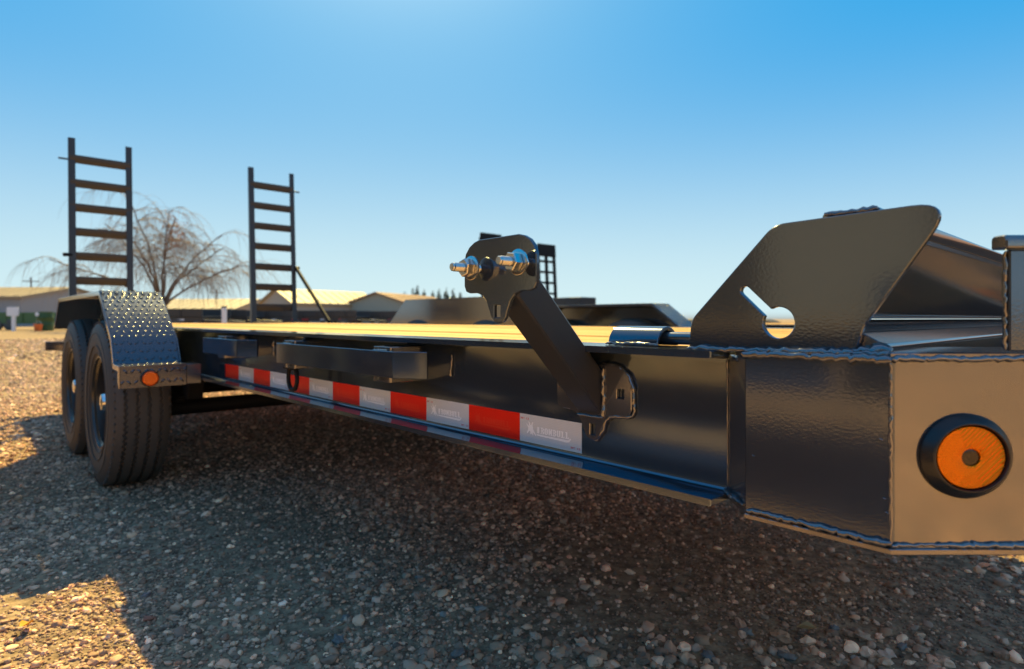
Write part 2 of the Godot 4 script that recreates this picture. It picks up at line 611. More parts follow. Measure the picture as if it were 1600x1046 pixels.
func make_materials() -> void:
	var peel_img := noise(0.045, 11, FastNoiseLite.TYPE_SIMPLEX_SMOOTH, 2).get_seamless_image(512, 512)
	var peel := tex(peel_img)
	var wave := tex(noise(0.012, 5, FastNoiseLite.TYPE_SIMPLEX_SMOOTH, 2).get_seamless_image(256, 256))
	var m := mat("charcoal_paint", Color(0.215, 0.215, 0.225), 0.11, 0.8)  # same paint as the peel ones, lightened for the sunlit ground it mirrors
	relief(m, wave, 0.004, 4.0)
	m = mat("charcoal_paint_orange_peel", Color(0.13, 0.15, 0.182), 0.11, 0.8)  # same charcoal, its blue tint paints in mirrored sky and shade
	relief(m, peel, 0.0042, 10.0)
	m = mat("charcoal_paint_fine_peel", Color(0.115, 0.148, 0.195), 0.11, 0.8)  # same charcoal again, tinted bluer still for the reflections on the beam
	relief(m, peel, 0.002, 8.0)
	m = mat("charcoal_satin", Color(0.05, 0.05, 0.053), 0.36, 0.35)
	relief(m, peel, 0.006, 5.0)
	mat("black_steel", Color(0.012, 0.012, 0.013), 0.6, 0.0, 0.3)
	m = mat("tread_plate", Color(0.11, 0.118, 0.135), 0.2, 0.75)
	relief(m, wave, 0.004, 6.0)
	m = mat("zinc", Color(0.62, 0.62, 0.60), 0.2, 1.0)
	relief(m, peel, 0.004, 12.0)
	m = mat("chrome", Color(0.75, 0.75, 0.75), 0.12, 1.0)
	m = mat("rubber", Color(0.085, 0.077, 0.069), 0.62, 0.0, 0.5)
	relief(m, peel, 0.03, 9.0)
	mat("black_rubber_gloss", Color(0.012, 0.013, 0.015), 0.3)
	m = mat("rim_paint", Color(0.07, 0.068, 0.065), 0.25, 0.5)
	m = mat("amber_lens", Color(1.0, 0.23, 0.004), 0.35, 0.85)
	relief(m, tex(lens_image()), 0.06, 0.0)
	mat("amber_plain_lens", Color(1.0, 0.25, 0.004), 0.35, 0.85)
	m = mat("amber_plain", Color(0.85, 0.14, 0.006), 0.2, 0.2)
	mat("smoked_lens", Color(0.03, 0.012, 0.006), 0.04)
	for k in 3:
		var t := tex(wood_image(40 + k * 7))
		m = mat("pine_%d" % k, Color(1, 1, 1), 0.7, 0.0, 0.3)
		m.albedo_texture = t
		m.heightmap_enabled = true
		m.heightmap_texture = t
		m.heightmap_scale = 0.04
	m = mat("white_tape", Color.WHITE, 0.35, 0.2)
	m.albedo_texture = tex(tape_image(Color(0.86, 0.868, 0.872), Color(0.79, 0.80, 0.81), Color(1.0, 1.0, 1.0), Color(0.85, 0.36, 0.33)))
	m = mat("red_tape", Color.WHITE, 0.32, 0.3)
	m.albedo_texture = tex(tape_image(Color(1.0, 0.12, 0.03), Color(0.97, 0.10, 0.02), Color(1.0, 0.22, 0.12), Color(1.0, 0.12, 0.03)))
	# ground and stones
	var soil := noise(0.02, 3, FastNoiseLite.TYPE_SIMPLEX_SMOOTH, 5).get_seamless_image(512, 512)
	var grit := noise(0.11, 9, FastNoiseLite.TYPE_CELLULAR, 2)
	grit.cellular_return_type = FastNoiseLite.RETURN_DISTANCE
	var grit_img := grit.get_seamless_image(512, 512)
	var mix := Image.create(512, 512, false, Image.FORMAT_L8)
	for y in 512:
		for x in 512:
			var v := soil.get_pixel(x, y).r * 0.75 + (1.0 - grit_img.get_pixel(x, y).r) * 0.35 - 0.05
			mix.set_pixel(x, y, Color(v, v, v))
	m = mat("dirt", Color.WHITE, 0.95, 0.0, 0.3)
	m.albedo_texture = tex(ramp_image(mix, [0.0, 0.35, 0.6, 0.85, 1.0], [Color(0.11, 0.076, 0.048), Color(0.21, 0.147, 0.095), Color(0.345, 0.245, 0.155), Color(0.47, 0.345, 0.22), Color(0.58, 0.44, 0.29)]))
	relief(m, tex(mix), 0.6, 1.6)
	m = mat("stone", Color.WHITE, 0.7, 0.0, 0.4)
	m.vertex_color_use_as_albedo = true
	# background
	mat("bark", Color(0.16, 0.105, 0.07), 0.9)
	mat("twig", Color(0.32, 0.25, 0.20), 0.8)
	mat("dead_leaf", Color(0.40, 0.15, 0.04), 0.8)
	mat("conifer", Color(0.035, 0.06, 0.022), 0.8)
	mat("cream_roof", Color(0.40, 0.33, 0.23), 0.6)
	mat("tan_roof", Color(0.38, 0.29, 0.18), 0.7)
	mat("rust_roof", Color(0.33, 0.17, 0.11), 0.7)
	mat("grey_wall", Color(0.33, 0.31, 0.31), 0.8)
	mat("beige_wall", Color(0.42, 0.35, 0.28), 0.8)
	mat("olive_wall", Color(0.34, 0.33, 0.27), 0.8)
	mat("brown_wall", Color(0.062, 0.05, 0.042), 0.7)
	mat("dark_door", Color(0.05, 0.05, 0.055), 0.6)
	mat("weathered_pole", Color(0.16, 0.13, 0.11), 0.9)
	mat("white_paint", Color(0.74, 0.74, 0.78), 0.5)
	mat("green_paint", Color(0.055, 0.13, 0.045), 0.5)
	mat("dark_green_paint", Color(0.035, 0.085, 0.02), 0.5)
	mat("orange_paint", Color(0.75, 0.14, 0.02), 0.5)
	mat("straw", Color(0.55, 0.42, 0.22), 0.8)
	mat("red_reflector", Color(0.6, 0.03, 0.03), 0.3)
	mat("yellow_leaf", Color(0.62, 0.33, 0.03), 0.6)
	mat("tan_leaf", Color(0.55, 0.40, 0.20), 0.6)


# ------------------------------------------------------------------ sky and light
func sky_image(sun: Vector3) -> Image:
	var w := 512
	var h := 256
	var im := Image.create(w, h, false, Image.FORMAT_RGBF)
	for y in h:
		var el := (0.5 - (y + 0.5) / h) * PI
		var e := rad_to_deg(el)
		var base := Color(-0.04, 0.335, 0.81).lerp(Color(0.22, 0.38, 0.70), smoothstep(27.0, 80.0, e))  # zenith out of view made paler and redder to warm the shade
		base = base.lerp(Color(0.64, 0.85, 0.905), exp(-pow(maxf(e, 0.0) / 14.0, 1.8)))
		if e < 0.0:
			base = Color(0.64, 0.85, 0.905).lerp(Color(0.30, 0.22, 0.15), smoothstep(0.0, -4.0, e))
		for x in w:
			var az := (x + 0.5) / w * TAU
			var d := Vector3(sin(az) * cos(el), sin(el), -cos(az) * cos(el))
			var g := rad_to_deg(acos(clampf(d.dot(sun), -1, 1)))
			var k := exp(-g / 14.0)
			var k2 := exp(-g / 3.0)
			var c := base.lerp(Color(0.28, 0.43, 0.74), 0.9 * smoothstep(62.0, 140.0, g) * smoothstep(2.0, 30.0, e))  # sky behind the camera, likewise reddened as fill for the shaded gravel
			if e > -2.0:
				c = Color(c.r + 0.92 * k + 12.0 * k2, c.g + 0.76 * k + 11.5 * k2, c.b + 0.16 * k + 10.0 * k2)
			c = Color(maxf(c.r, 0.0), c.g, c.b) / EXPOSURE
			im.set_pixel(x, y, c)
	return im


func make_sky() -> void:
	var cam := Camera3D.new()
	cam.name = "camera"
	cam.position = Vector3(0, 0.77, 0)
	cam.projection = Camera3D.PROJECTION_FRUSTUM
	cam.near = 0.05
	cam.far = 900.0
	cam.size = 0.05 * 1046.0 / 950.0
	cam.frustum_offset = Vector2(0, -0.05 * 25.0 / 950.0)
	var lens := CameraAttributesPhysical.new()
	lens.exposure_aperture = 4.5
	lens.frustum_focal_length = 21.4
	lens.frustum_focus_distance = 0.98
	cam.attributes = lens
	add_child(cam)
	cam.current = true
	var azim := deg_to_rad(-11.0)
	var elev := deg_to_rad(44.0)
	var to_sun := Vector3(sin(azim) * cos(elev), sin(elev), -cos(azim) * cos(elev))
	var env := Environment.new()
	env.background_mode = Environment.BG_SKY
	env.tonemap_mode = Environment.TONE_MAPPER_LINEAR
	env.tonemap_exposure = EXPOSURE
	env.sdfgi_enabled = true
	env.ssao_enabled = true
	env.ssil_enabled = true
	var sky := Sky.new()
	var pm := PanoramaSkyMaterial.new()
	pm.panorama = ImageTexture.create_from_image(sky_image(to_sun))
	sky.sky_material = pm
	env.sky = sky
	var we := WorldEnvironment.new()
	we.name = "world_environment"
	we.environment = env
	add_child(we)
	var sun := DirectionalLight3D.new()
	sun.name = "sun"
	sun.light_energy = 1.6
	sun.light_color = Color(1.0, 0.875, 0.51)
	sun.light_angular_distance = 0.5
	sun.shadow_enabled = true
	add_child(sun)
	sun.look_at_from_position(Vector3.ZERO, -to_sun, Vector3.UP)


# ------------------------------------------------------------------ ground
func make_ground() -> void:
	var mb := MB.new()
	var f := mb.p.size()
	mb.quad(Vector3(-600, GROUND, 60), Vector3(-600, GROUND, -600), Vector3(600, GROUND, -600), Vector3(600, GROUND, 60))
	for i in range(f, mb.p.size()):
		mb.n[i] = Vector3.UP
	var g := put("ground", mb, M["dirt"])
	tag(g, "brown gravel yard reaching to the far buildings", "ground", "", "structure")


func stone_mesh(sd: int, flat: float, levels := 1, angular := false) -> ArrayMesh:
	var nz := noise(0.9, sd, FastNoiseLite.TYPE_SIMPLEX, 2)
	var t := (1.0 + sqrt(5.0)) / 2.0
	var vs: Array[Vector3] = [Vector3(-1, t, 0), Vector3(1, t, 0), Vector3(-1, -t, 0), Vector3(1, -t, 0), Vector3(0, -1, t), Vector3(0, 1, t), Vector3(0, -1, -t), Vector3(0, 1, -t), Vector3(t, 0, -1), Vector3(t, 0, 1), Vector3(-t, 0, -1), Vector3(-t, 0, 1)]
	var fs := [0, 11, 5, 0, 5, 1, 0, 1, 7, 0, 7, 10, 0, 10, 11, 1, 5, 9, 5, 11, 4, 11, 10, 2, 10, 7, 6, 7, 1, 8, 3, 9, 4, 3, 4, 2, 3, 2, 6, 3, 6, 8, 3, 8, 9, 4, 9, 5, 2, 4, 11, 6, 2, 10, 8, 6, 7, 9, 8, 1]
	var tris: Array = []
	for i in range(0, fs.size(), 3):
		tris.append([vs[fs[i]].normalized(), vs[fs[i + 1]].normalized(), vs[fs[i + 2]].normalized()])
	for l in levels:
		var nx: Array = []
		for q in tris:
			var a: Vector3 = q[0]; var b: Vector3 = q[1]; var c: Vector3 = q[2]
			var ab := ((a + b) / 2).normalized(); var bc := ((b + c) / 2).normalized(); var ca := ((c + a) / 2).normalized()
			nx.append([a, ab, ca]); nx.append([ab, b, bc]); nx.append([ca, bc, c]); nx.append([ab, bc, ca])
		tris = nx
	var st := SurfaceTool.new()
	st.begin(Mesh.PRIMITIVE_TRIANGLES)
	st.set_smooth_group(-1 if angular else 0)
	for q in tris:
		for k in [0, 2, 1]:
			var v: Vector3 = q[k]
			var r := 1.0 + 0.55 * nz.get_noise_3dv(v * 1.3) + 0.26 * nz.get_noise_3dv(v * 2.7)
			var w := v * r
			w.y *= flat
			st.set_color(Color.WHITE)
			st.add_vertex(w)
	st.generate_normals()
	return st.commit()


const STONE_TONES := [
	Color(0.269, 0.186, 0.123), Color(0.336, 0.235, 0.156), Color(0.224, 0.167, 0.119), Color(0.381, 0.255, 0.156), Color(0.302, 0.186, 0.119),
	Color(0.190, 0.147, 0.107), Color(0.448, 0.333, 0.230), Color(0.291, 0.225, 0.164), Color(0.246, 0.196, 0.156), Color(0.347, 0.196, 0.123),
]


func make_gravel() -> void:
	var meshes: Array = []
	for k in 6:
		meshes.append(stone_mesh(100 + k, [0.62, 0.5, 0.7, 0.45, 0.58, 0.8][k], 1, k % 2 == 0))
	var fields: Array = [[], [], [], [], [], []]
	var patch := noise(0.55, 77, FastNoiseLite.TYPE_SIMPLEX_SMOOTH, 3)
	var r := RandomNumberGenerator.new()
	r.seed = 4242
	# [centre x, centre z, inner radius, outer radius, stones per square metre, mean radius]
	for ring in [[-0.7, -2.4, 0.0, 2.2, 11000.0, 0.0044], [-0.7, -2.4, 2.2, 5.0, 2600.0, 0.0072], [-0.7, -2.4, 5.0, 11.0, 620.0, 0.011], [-0.7, -2.4, 11.0, 26.0, 80.0, 0.02], [0.5, 1.5, 0.0, 3.0, 900.0, 0.010], [0.3, -1.9, 0.0, 1.6, 15000.0, 0.0023]]:
		var area: float = PI * (ring[3] * ring[3] - ring[2] * ring[2])
		for i in int(area * ring[4]):
			var rad := sqrt(r.randf() * (ring[3] * ring[3] - ring[2] * ring[2]) + ring[2] * ring[2])
			var an := r.randf() * TAU
			var x: float = ring[0] + cos(an) * rad
			var z: float = ring[1] + sin(an) * rad
			var keep := patch.get_noise_2d(x, z) * 0.9 + 0.62 - smoothstep(-0.6, 0.7, x + 0.35 * (z + 2.0)) * 0.62
			if ring[5] < 0.003:
				keep = 0.35 + 1.1 * patch.get_noise_2d(x * 2.3 + 40.0, z * 2.3)
			if r.randf() > clampf(keep, 0.10 if ring[5] < 0.007 else 0.8, 1.0):
				continue
			if ring[5] > 0.015 and Vector2(x + 0.7, z + 2.5).length() < 4.8:
				continue
			var size: float = ring[5] * exp(r.randfn(0.0, 0.45))
			size = minf(size, 0.017 if ring[5] < 0.015 else 0.04)
			var b := Basis.from_euler(Vector3(r.randf_range(-0.4, 0.4), r.randf() * TAU, r.randf_range(-0.4, 0.4)))
			b = b.scaled_local(Vector3(size * r.randf_range(0.8, 1.35), size, size * r.randf_range(0.75, 1.1)))
			var c: Color = STONE_TONES[r.randi() % STONE_TONES.size()]
			c = c.lerp(Color(0.29, 0.24, 0.215), 0.35) * exp(r.randfn(0.46, 0.42))
			c.r *= 1.2
			c.b *= 0.86
			if ring[5] < 0.003:
				c = c * 0.6
			c.a = 1.0
			var k := r.randi() % 6
			fields[k].append([Transform3D(b, Vector3(x, GROUND + size * r.randf_range(0.02, 0.35), z)), c])
	for k in 6:
		var mm := MultiMesh.new()
		mm.transform_format = MultiMesh.TRANSFORM_3D
		mm.use_colors = true
		mm.mesh = meshes[k]
		mm.instance_count = fields[k].size()
		for i in fields[k].size():
			mm.set_instance_transform(i, fields[k][i][0])
			mm.set_instance_color(i, fields[k][i][1])
		var o := MultiMeshInstance3D.new()
		o.name = numbered("gravel")
		o.multimesh = mm
		o.material_override = M["stone"]
		add_child(o, true)
		tag(o, "loose mixed grey and brown gravel strewn over the yard", "gravel", "loose gravel of the yard", "stuff")


# ------------------------------------------------------------------ the trailer
func i_beam(o_out: float, mb: MB, s0: float, s1: float) -> void:
	# outer flange edge at o_out, 8 inch beam, web 48 mm in from the edge
	var sg := -1.0 if o_out > -1.0 else 1.0
	var c := o_out + sg * 0.051
	var r := 0.008
	var half := [0.051, DECK, 0.051, 0.718, 0.003 + r, 0.718, 0.003 + r * 0.3, 0.718 - r * 0.3, 0.003, 0.718 - r, 0.003, 0.535 + r, 0.003 + r * 0.3, 0.535 + r * 0.3, 0.003 + r, 0.535, 0.051, 0.535, 0.051, 0.525]
	var pts := PackedVector2Array()
	for i in range(0, half.size(), 2):
		pts.append(Vector2(c + half[i], half[i + 1]))
	for i in range(half.size() - 2, -1, -2):
		pts.append(Vector2(c - half[i], half[i + 1]))
	mb.prism(pts, fr_end(), s0, s1, 0.0015)


func make_wheel(tr: Node3D, s: float, near: bool) -> void:
	var w := Node3D.new()
	w.name = "wheel"
	tr.add_child(w, true)
	w.position = V(s, 0.3895, 0.139 if near else -BACK - 0.139)
	w.scale = Vector3.ONE * 0.985
	if not near:
		w.rotation.y = PI
	# tyre profile: (across, radius)
	var t := MB.new()
	var prof := PackedVector2Array()
	var groove := {}
	prof.append_array(poly([-0.095, 0.205, -0.103, 0.212, -0.112, 0.245, -0.1185, 0.29, -0.117, 0.33, -0.110, 0.354, -0.104, 0.366, -0.098, 0.3735]))
	var edges := [-0.066, -0.022, 0.022, 0.066]
	for gx in edges:
		for q in [[-0.0060, 0.3825], [-0.0046, 0.3715], [0.0046, 0.3715], [0.0060, 0.3825]]:
			groove[prof.size()] = true
			prof.append(Vector2(gx + q[0], q[1] - 0.03 * absf(gx) * absf(gx) * 10.0))
	prof.append_array(poly([0.098, 0.3735, 0.104, 0.366, 0.110, 0.354, 0.117, 0.33, 0.1185, 0.29, 0.112, 0.245, 0.103, 0.212, 0.095, 0.205]))
	t.lathe(prof, Transform3D.IDENTITY, 180, groove, 0.0042)
	# shoulder sipes and the raised rings of the side wall
	for sd in [-1.0, 1.0]:
		for k in 72:
			var an := TAU * (k + 0.3) / 72
			var b := Basis(Vector3(0, 0, 1), an)
			t.box(Transform3D(b, b * Vector3(0.3665, 0, sd * 0.1035)), Vector3(0.014, 0.010, 0.009), 0.002)
		for rr in [0.318, 0.262, 0.228]:
			var ring: Array = []
			for k in 72:
				ring.append(Vector3(cos(TAU * k / 72) * rr, sin(TAU * k / 72) * rr, sd * (0.1172 if rr < 0.25 else 0.1185) * (0.93 if rr < 0.24 else (0.985 if rr < 0.3 else 0.995))))
			rod(t, ring, 0.0022, 5, true)
	put("tyre", t, M["rubber"], w)
	var rim := MB.new()
	rim.lathe(poly([0.100, 0.214, 0.104, 0.212, 0.104, 0.206, 0.094, 0.203, 0.086, 0.190, 0.040, 0.184, -0.080, 0.186, -0.095, 0.200, -0.104, 0.210, -0.100, 0.214]), Transform3D.IDENTITY, 72)
	rim.lathe(poly([-0.002, 0.186, 0.006, 0.186, 0.012, 0.165, 0.012, 0.150, 0.004, 0.150, -0.002, 0.160, -0.002, 0.186]), Transform3D.IDENTITY, 48)
	rim.lathe(poly([0.004, 0.105, 0.020, 0.108, 0.030, 0.098, 0.030, 0.060, 0.020, 0.058, 0.004, 0.062, 0.004, 0.105]), Transform3D.IDENTITY, 48)
	for k in 8:
		var b := Basis(Vector3(0, 0, 1), TAU * k / 8)
		rim.box(Transform3D(b, b * Vector3(0.128, 0, 0.012)), Vector3(0.052, 0.052, 0.012), 0.003)
	put("rim", rim, M["rim_paint"], w)
	var hub := MB.new()
	hub.lathe(poly([0.020, 0.0, 0.020, 0.056, 0.045, 0.054, 0.060, 0.045, 0.085, 0.042, 0.096, 0.036, 0.100, 0.024, 0.102, 0.0]), Transform3D.IDENTITY, 32)
	put("hub_cap", hub, M["chrome"], w)
	for k in 8:
		var b := Basis(Vector3(0, 0, 1), TAU * (k + 0.5) / 8)
		var nut := MB.new()
		nut.lathe(poly([0.028, 0.0, 0.028, 0.0115, 0.046, 0.011, 0.052, 0.007, 0.054, 0.0]), Transform3D(b, b * Vector3(0.0825, 0, 0)), 6)
		put("lug_nut", nut, M["chrome"], w)


func make_fender(tr: Node3D, near: bool, lift: float) -> void:
	var o0 := 0.056
	var o1 := 0.277
	if not near:
		o0 = -BACK - 0.056
		o1 = -BACK - 0.277
	var out := 1.0 if near else -1.0
	var prof: Array = [Vector2(2.25, 0.512), Vector2(2.25, 0.594), Vector2(2.352, 0.598), Vector2(2.40, 0.691 + lift * 0.6), Vector2(2.667, 0.886 + lift), Vector2(3.993, 0.886 + lift), Vector2(4.24, 0.706 + lift * 0.6)]
	var mb := MB.new()
	var pp := PackedVector2Array(prof)
	var th := PackedVector2Array()
	for q in prof:
		th.append(q)
	var inn := MB.inset(_closed_up(pp), 0.004)
	var outline := PackedVector2Array()
	outline.append_array(pp)
	for i in range(pp.size() - 1, -1, -1):
		outline.append(inn[i])
	mb.prism(outline, fr_side(), minf(o0, o1), maxf(o0, o1), 0.001)
	var root := put("fender", mb, M["tread_plate"], tr)
	# the folded outer lip follows the sheet
	var lip := MB.new()
	var lp := PackedVector2Array()
	lp.append_array(pp)
	var inn2 := MB.inset(_closed_up(pp), 0.020)
	for i in range(pp.size() - 1, -1, -1):
		lp.append(inn2[i])
	lip.prism(lp, fr_side(), o1 + 0.0005 * out, o1 + 0.005 * out, 0.001)
	put("lip", lip, M["charcoal_paint"], root)
	var ip := MB.new()
	ip.prism(poly([2.345, 0.60, 2.397, 0.688 + lift * 0.6, 2.666, 0.882 + lift, 3.992, 0.882 + lift, 4.236, 0.702 + lift * 0.6, 4.236, 0.66, 2.38, 0.60]), fr_side(), o0 - 0.0005 * out, o0 - 0.0035 * out, 0.0)
	put("inner_panel", ip, M["charcoal_paint"], root)
	# steps run on to the frame
	for e in [[2.25, 2.352]]:
		var st := MB.new()
		sbox(st, e[0] + 0.0006, e[1] - 0.0006, 0.514, 0.5925, (0.0 if near else -BACK) + 0.002 * out, o0 - 0.001 * out, 0.002)
		put("step_end", st, M["tread_plate"], root)
	# raised lugs of the tread plate, pair by pair across each fold
	var lugs := MB.new()
	var flip := false
	for i in range(0, prof.size() - 1):
		var a: Vector2 = prof[i]
		var b: Vector2 = prof[i + 1]
		var d := b - a
		var l := d.length()
		var rows := int(l / 0.0295)
		if i == 4:
			rows = int(l / 0.0295)
		for k in rows:
			var q := a + d * ((k + 0.5) / rows)
			var cols := 9 if i != 0 and i != 8 else 10
			for c in cols:
				var off := 0.5 if k % 2 == 0 else 0.0
				var o := lerpf(o0, o1, (c + 0.25 + off) / cols)
				var nn := Vector2(-d.y, d.x).normalized()
				if nn.y < -0.3 or (i == 0 and nn.x > 0) or (i == 8 and nn.x < 0):
					nn = -nn
				var nv := V(nn.x, nn.y, 0)
				var tv := V(d.x / l, d.y / l, 0)
				var ov := Vector3(0, 0, 1)
				var ang := 0.75 if (k + c) % 2 == 0 else -0.75
				var ax := tv * cos(ang) + ov * sin(ang)
				var ay := nv.cross(ax).normalized()
				lugs.dome(Transform3D(Basis(ax, ay, nv), V(q.x, q.y, o)), 0.0125, 0.0045, 0.0024, 8)
	put("raised_lugs", lugs, M["tread_plate"], root)
	# amber marker on the step
	if near:
		var mk := MB.new()
		var xf := Transform3D(Basis(Vector3(0, 0, 1), Vector3(0, 1, 0), V(-1, 0, 0)), V(2.25, 0.545, 0.182))
		mk.prism(circle2(Vector2.ZERO, 0.0315, 24), xf, 0.0, 0.008, 0.002)
		var mkr := put("marker_housing", mk, M["black_rubber_gloss"], root)
		var ml := MB.new()
		ml.prism(circle2(Vector2.ZERO, 0.027, 24), xf, 0.0085, 0.015, 0.004)
		put("marker_lens", ml, M["amber_plain"], root)


func _closed_up(pp: PackedVector2Array) -> PackedVector2Array:
	return pp


func plate_shape(cs: float, dh: float) -> PackedVector2Array:
	var a := [0.373, 0.857, 0.373, 0.819, 0.369, 0.811, 0.360, 0.808, 0.343, 0.808, 0.330, 0.804, 0.321, 0.795, 0.314, 0.780, 0.310, 0.771, 0.303, 0.765, 0.293, 0.763, 0.285, 0.765, 0.279, 0.771, 0.276, 0.780, 0.269, 0.795, 0.260, 0.804, 0.247, 0.808, 0.230, 0.808, 0.221, 0.811, 0.217, 0.819, 0.217, 0.857, 0.220, 0.868, 0.229, 0.878, 0.240, 0.884, 0.252, 0.887, 0.338, 0.887, 0.350, 0.884, 0.361, 0.878, 0.370, 0.868]
	var out := PackedVector2Array()
	for i in range(0, a.size(), 2):
		out.append(Vector2(a[i] - 0.293 + cs, a[i + 1] + dh))
	return out


func rect2(cx: float, cy: float, w: float, h: float) -> PackedVector2Array:
	return poly([cx - w / 2, cy - h / 2, cx + w / 2, cy - h / 2, cx + w / 2, cy + h / 2, cx - w / 2, cy + h / 2])


func make_spare_mount(tr: Node3D) -> void:
	var o := 0.15
	var pad := MB.new()
	pad.prism(plate_shape(0.279, -0.1905), fr_side(), -0.0475, -0.041, 0.001, [rect2(0.224, 0.652, 0.014, 0.014), rect2(0.280, 0.5895, 0.011, 0.017)])
	var root := put("spare_tyre_bracket", pad, M["charcoal_paint"], tr)
	var arm := MB.new()
	arm.prism(poly([-0.041, 0.616, 0.143, 0.800, 0.143, 0.872, -0.041, 0.688]), fr_end(), 0.260, 0.312, 0.003)
	put("arm", arm, M["charcoal_satin"], root)
	var pl := MB.new()
	pl.prism(plate_shape(0.2935, 0.0), fr_side(), o - 0.0068, o, 0.0012, [rect2(0.2975, 0.7805, 0.013, 0.017)])
	put("plate", pl, M["charcoal_paint_orange_peel"], root)
	for c in [[0.338, 0.844], [0.237, 0.846]]:
		var base := Transform3D(Basis.IDENTITY, V(c[0], c[1], o))
		var st := MB.new()
		var prof := PackedVector2Array([Vector2(0.0, 0.0), Vector2(0.0, 0.0066)])
		for k in 26:
			prof.append(Vector2(0.001 + k * 0.0018, 0.0066))
			prof.append(Vector2(0.0019 + k * 0.0018, 0.0059))
		prof.append_array(poly([0.049, 0.0062, 0.0505, 0.005, 0.0506, 0.0]))
		st.lathe(prof, base, 20)
		put("stud", st, M["zinc"], root)
		var wa := MB.new()
		wa.lathe(poly([0.013, 0.0066, 0.013, 0.0170, 0.0135, 0.0178, 0.0159, 0.0178, 0.0164, 0.0170, 0.0164, 0.0066]), base, 40)
		put("washer", wa, M["zinc"], root)
		var nut := MB.new()
		var turn := Basis(Vector3(0, 0, 1), 0.3 if c[0] > 0.3 else 0.9)
		nut.prism(circle2(Vector2.ZERO, 0.0135, 6), Transform3D(turn, base.origin), 0.0168, 0.0305, 0.0012)
		put("nut", nut, M["zinc"], root)
	weld(root, [V(0.257, 0.612, -0.040), V(0.2565, 0.690, -0.040)], 0.0042, 0.4)
	weld(root, [V(0.312, 0.611, -0.040), V(0.257, 0.611, -0.040)], 0.002)
	weld(root, [V(0.262, 0.698, -0.045), V(0.229, 0.694, -0.045), V(0.212, 0.683, -0.045), V(0.202, 0.664, -0.045), V(0.2005, 0.624, -0.045), V(0.209, 0.617, -0.045), V(0.245, 0.6155, -0.045), V(0.256, 0.605, -0.045), V(0.262, 0.588, -0.045), V(0.274, 0.5725, -0.045), V(0.290, 0.574, -0.045)], 0.0036, 0.4)
	weld(root, [V(0.33, 0.6165, -0.046), V(0.357, 0.620, -0.046)], 0.0022, 0.4)


func make_stake_rail(tr: Node3D, s0: float, s1: float, pockets: Array) -> void:
	# flat bar standing off the beam, both ends bent in; s0 < s1
	var mb := MB.new()
	var t := 0.0085
	var o := 0.0435
	var outer := rounded(poly([s0 - 0.062, 0.0005, s0, o, s1, o, s1 + 0.055, 0.001, s1 + 0.075, -0.0475]), [0.0, 0.018, 0.018, 0.006, 0.0], 6)
	var inner := rounded(poly([s0 - 0.056, -0.0065, s0 + 0.004, o - t, s1 - 0.004, o - t, s1 + 0.048, -0.004, s1 + 0.066, -0.0475]), [0.0, 0.010, 0.010, 0.003, 0.0], 6)
	var ring := PackedVector2Array()
	ring.append_array(outer)
	for i in range(inner.size() - 1, -1, -1):
		ring.append(inner[i])
	mb.prism(ring, fr_top(), 0.6435, 0.700, 0.0012)
	var root := put("stake_rail", mb, M["charcoal_paint_fine_peel"], tr)
	for s in pockets:
		var pk := MB.new()
		var hole := PackedVector2Array([Vector2(s - 0.026, -0.040), Vector2(s + 0.026, -0.040), Vector2(s + 0.026, 0.024), Vector2(s - 0.026, 0.024)])
		pk.prism(rounded(poly([s - 0.036, -0.0475, s + 0.036, -0.0475, s + 0.036, 0.0345, s - 0.036, 0.0345]), [0.0, 0.0, 0.006, 0.006], 3), fr_top(), 0.631, 0.7085, 0.0012, [hole])
		put("stake_pocket", pk, M["charcoal_paint"], root)
	weld(root, [V(s0 - 0.085, 0.648, -0.045), V(s0 - 0.087, 0.696, -0.045)], 0.0045, 0.4)
	for s in pockets:
		weld(root, [V(s - 0.03, 0.7005, 0.0385), V(s + 0.03, 0.7005, 0.0385)], 0.0026, 0.3)


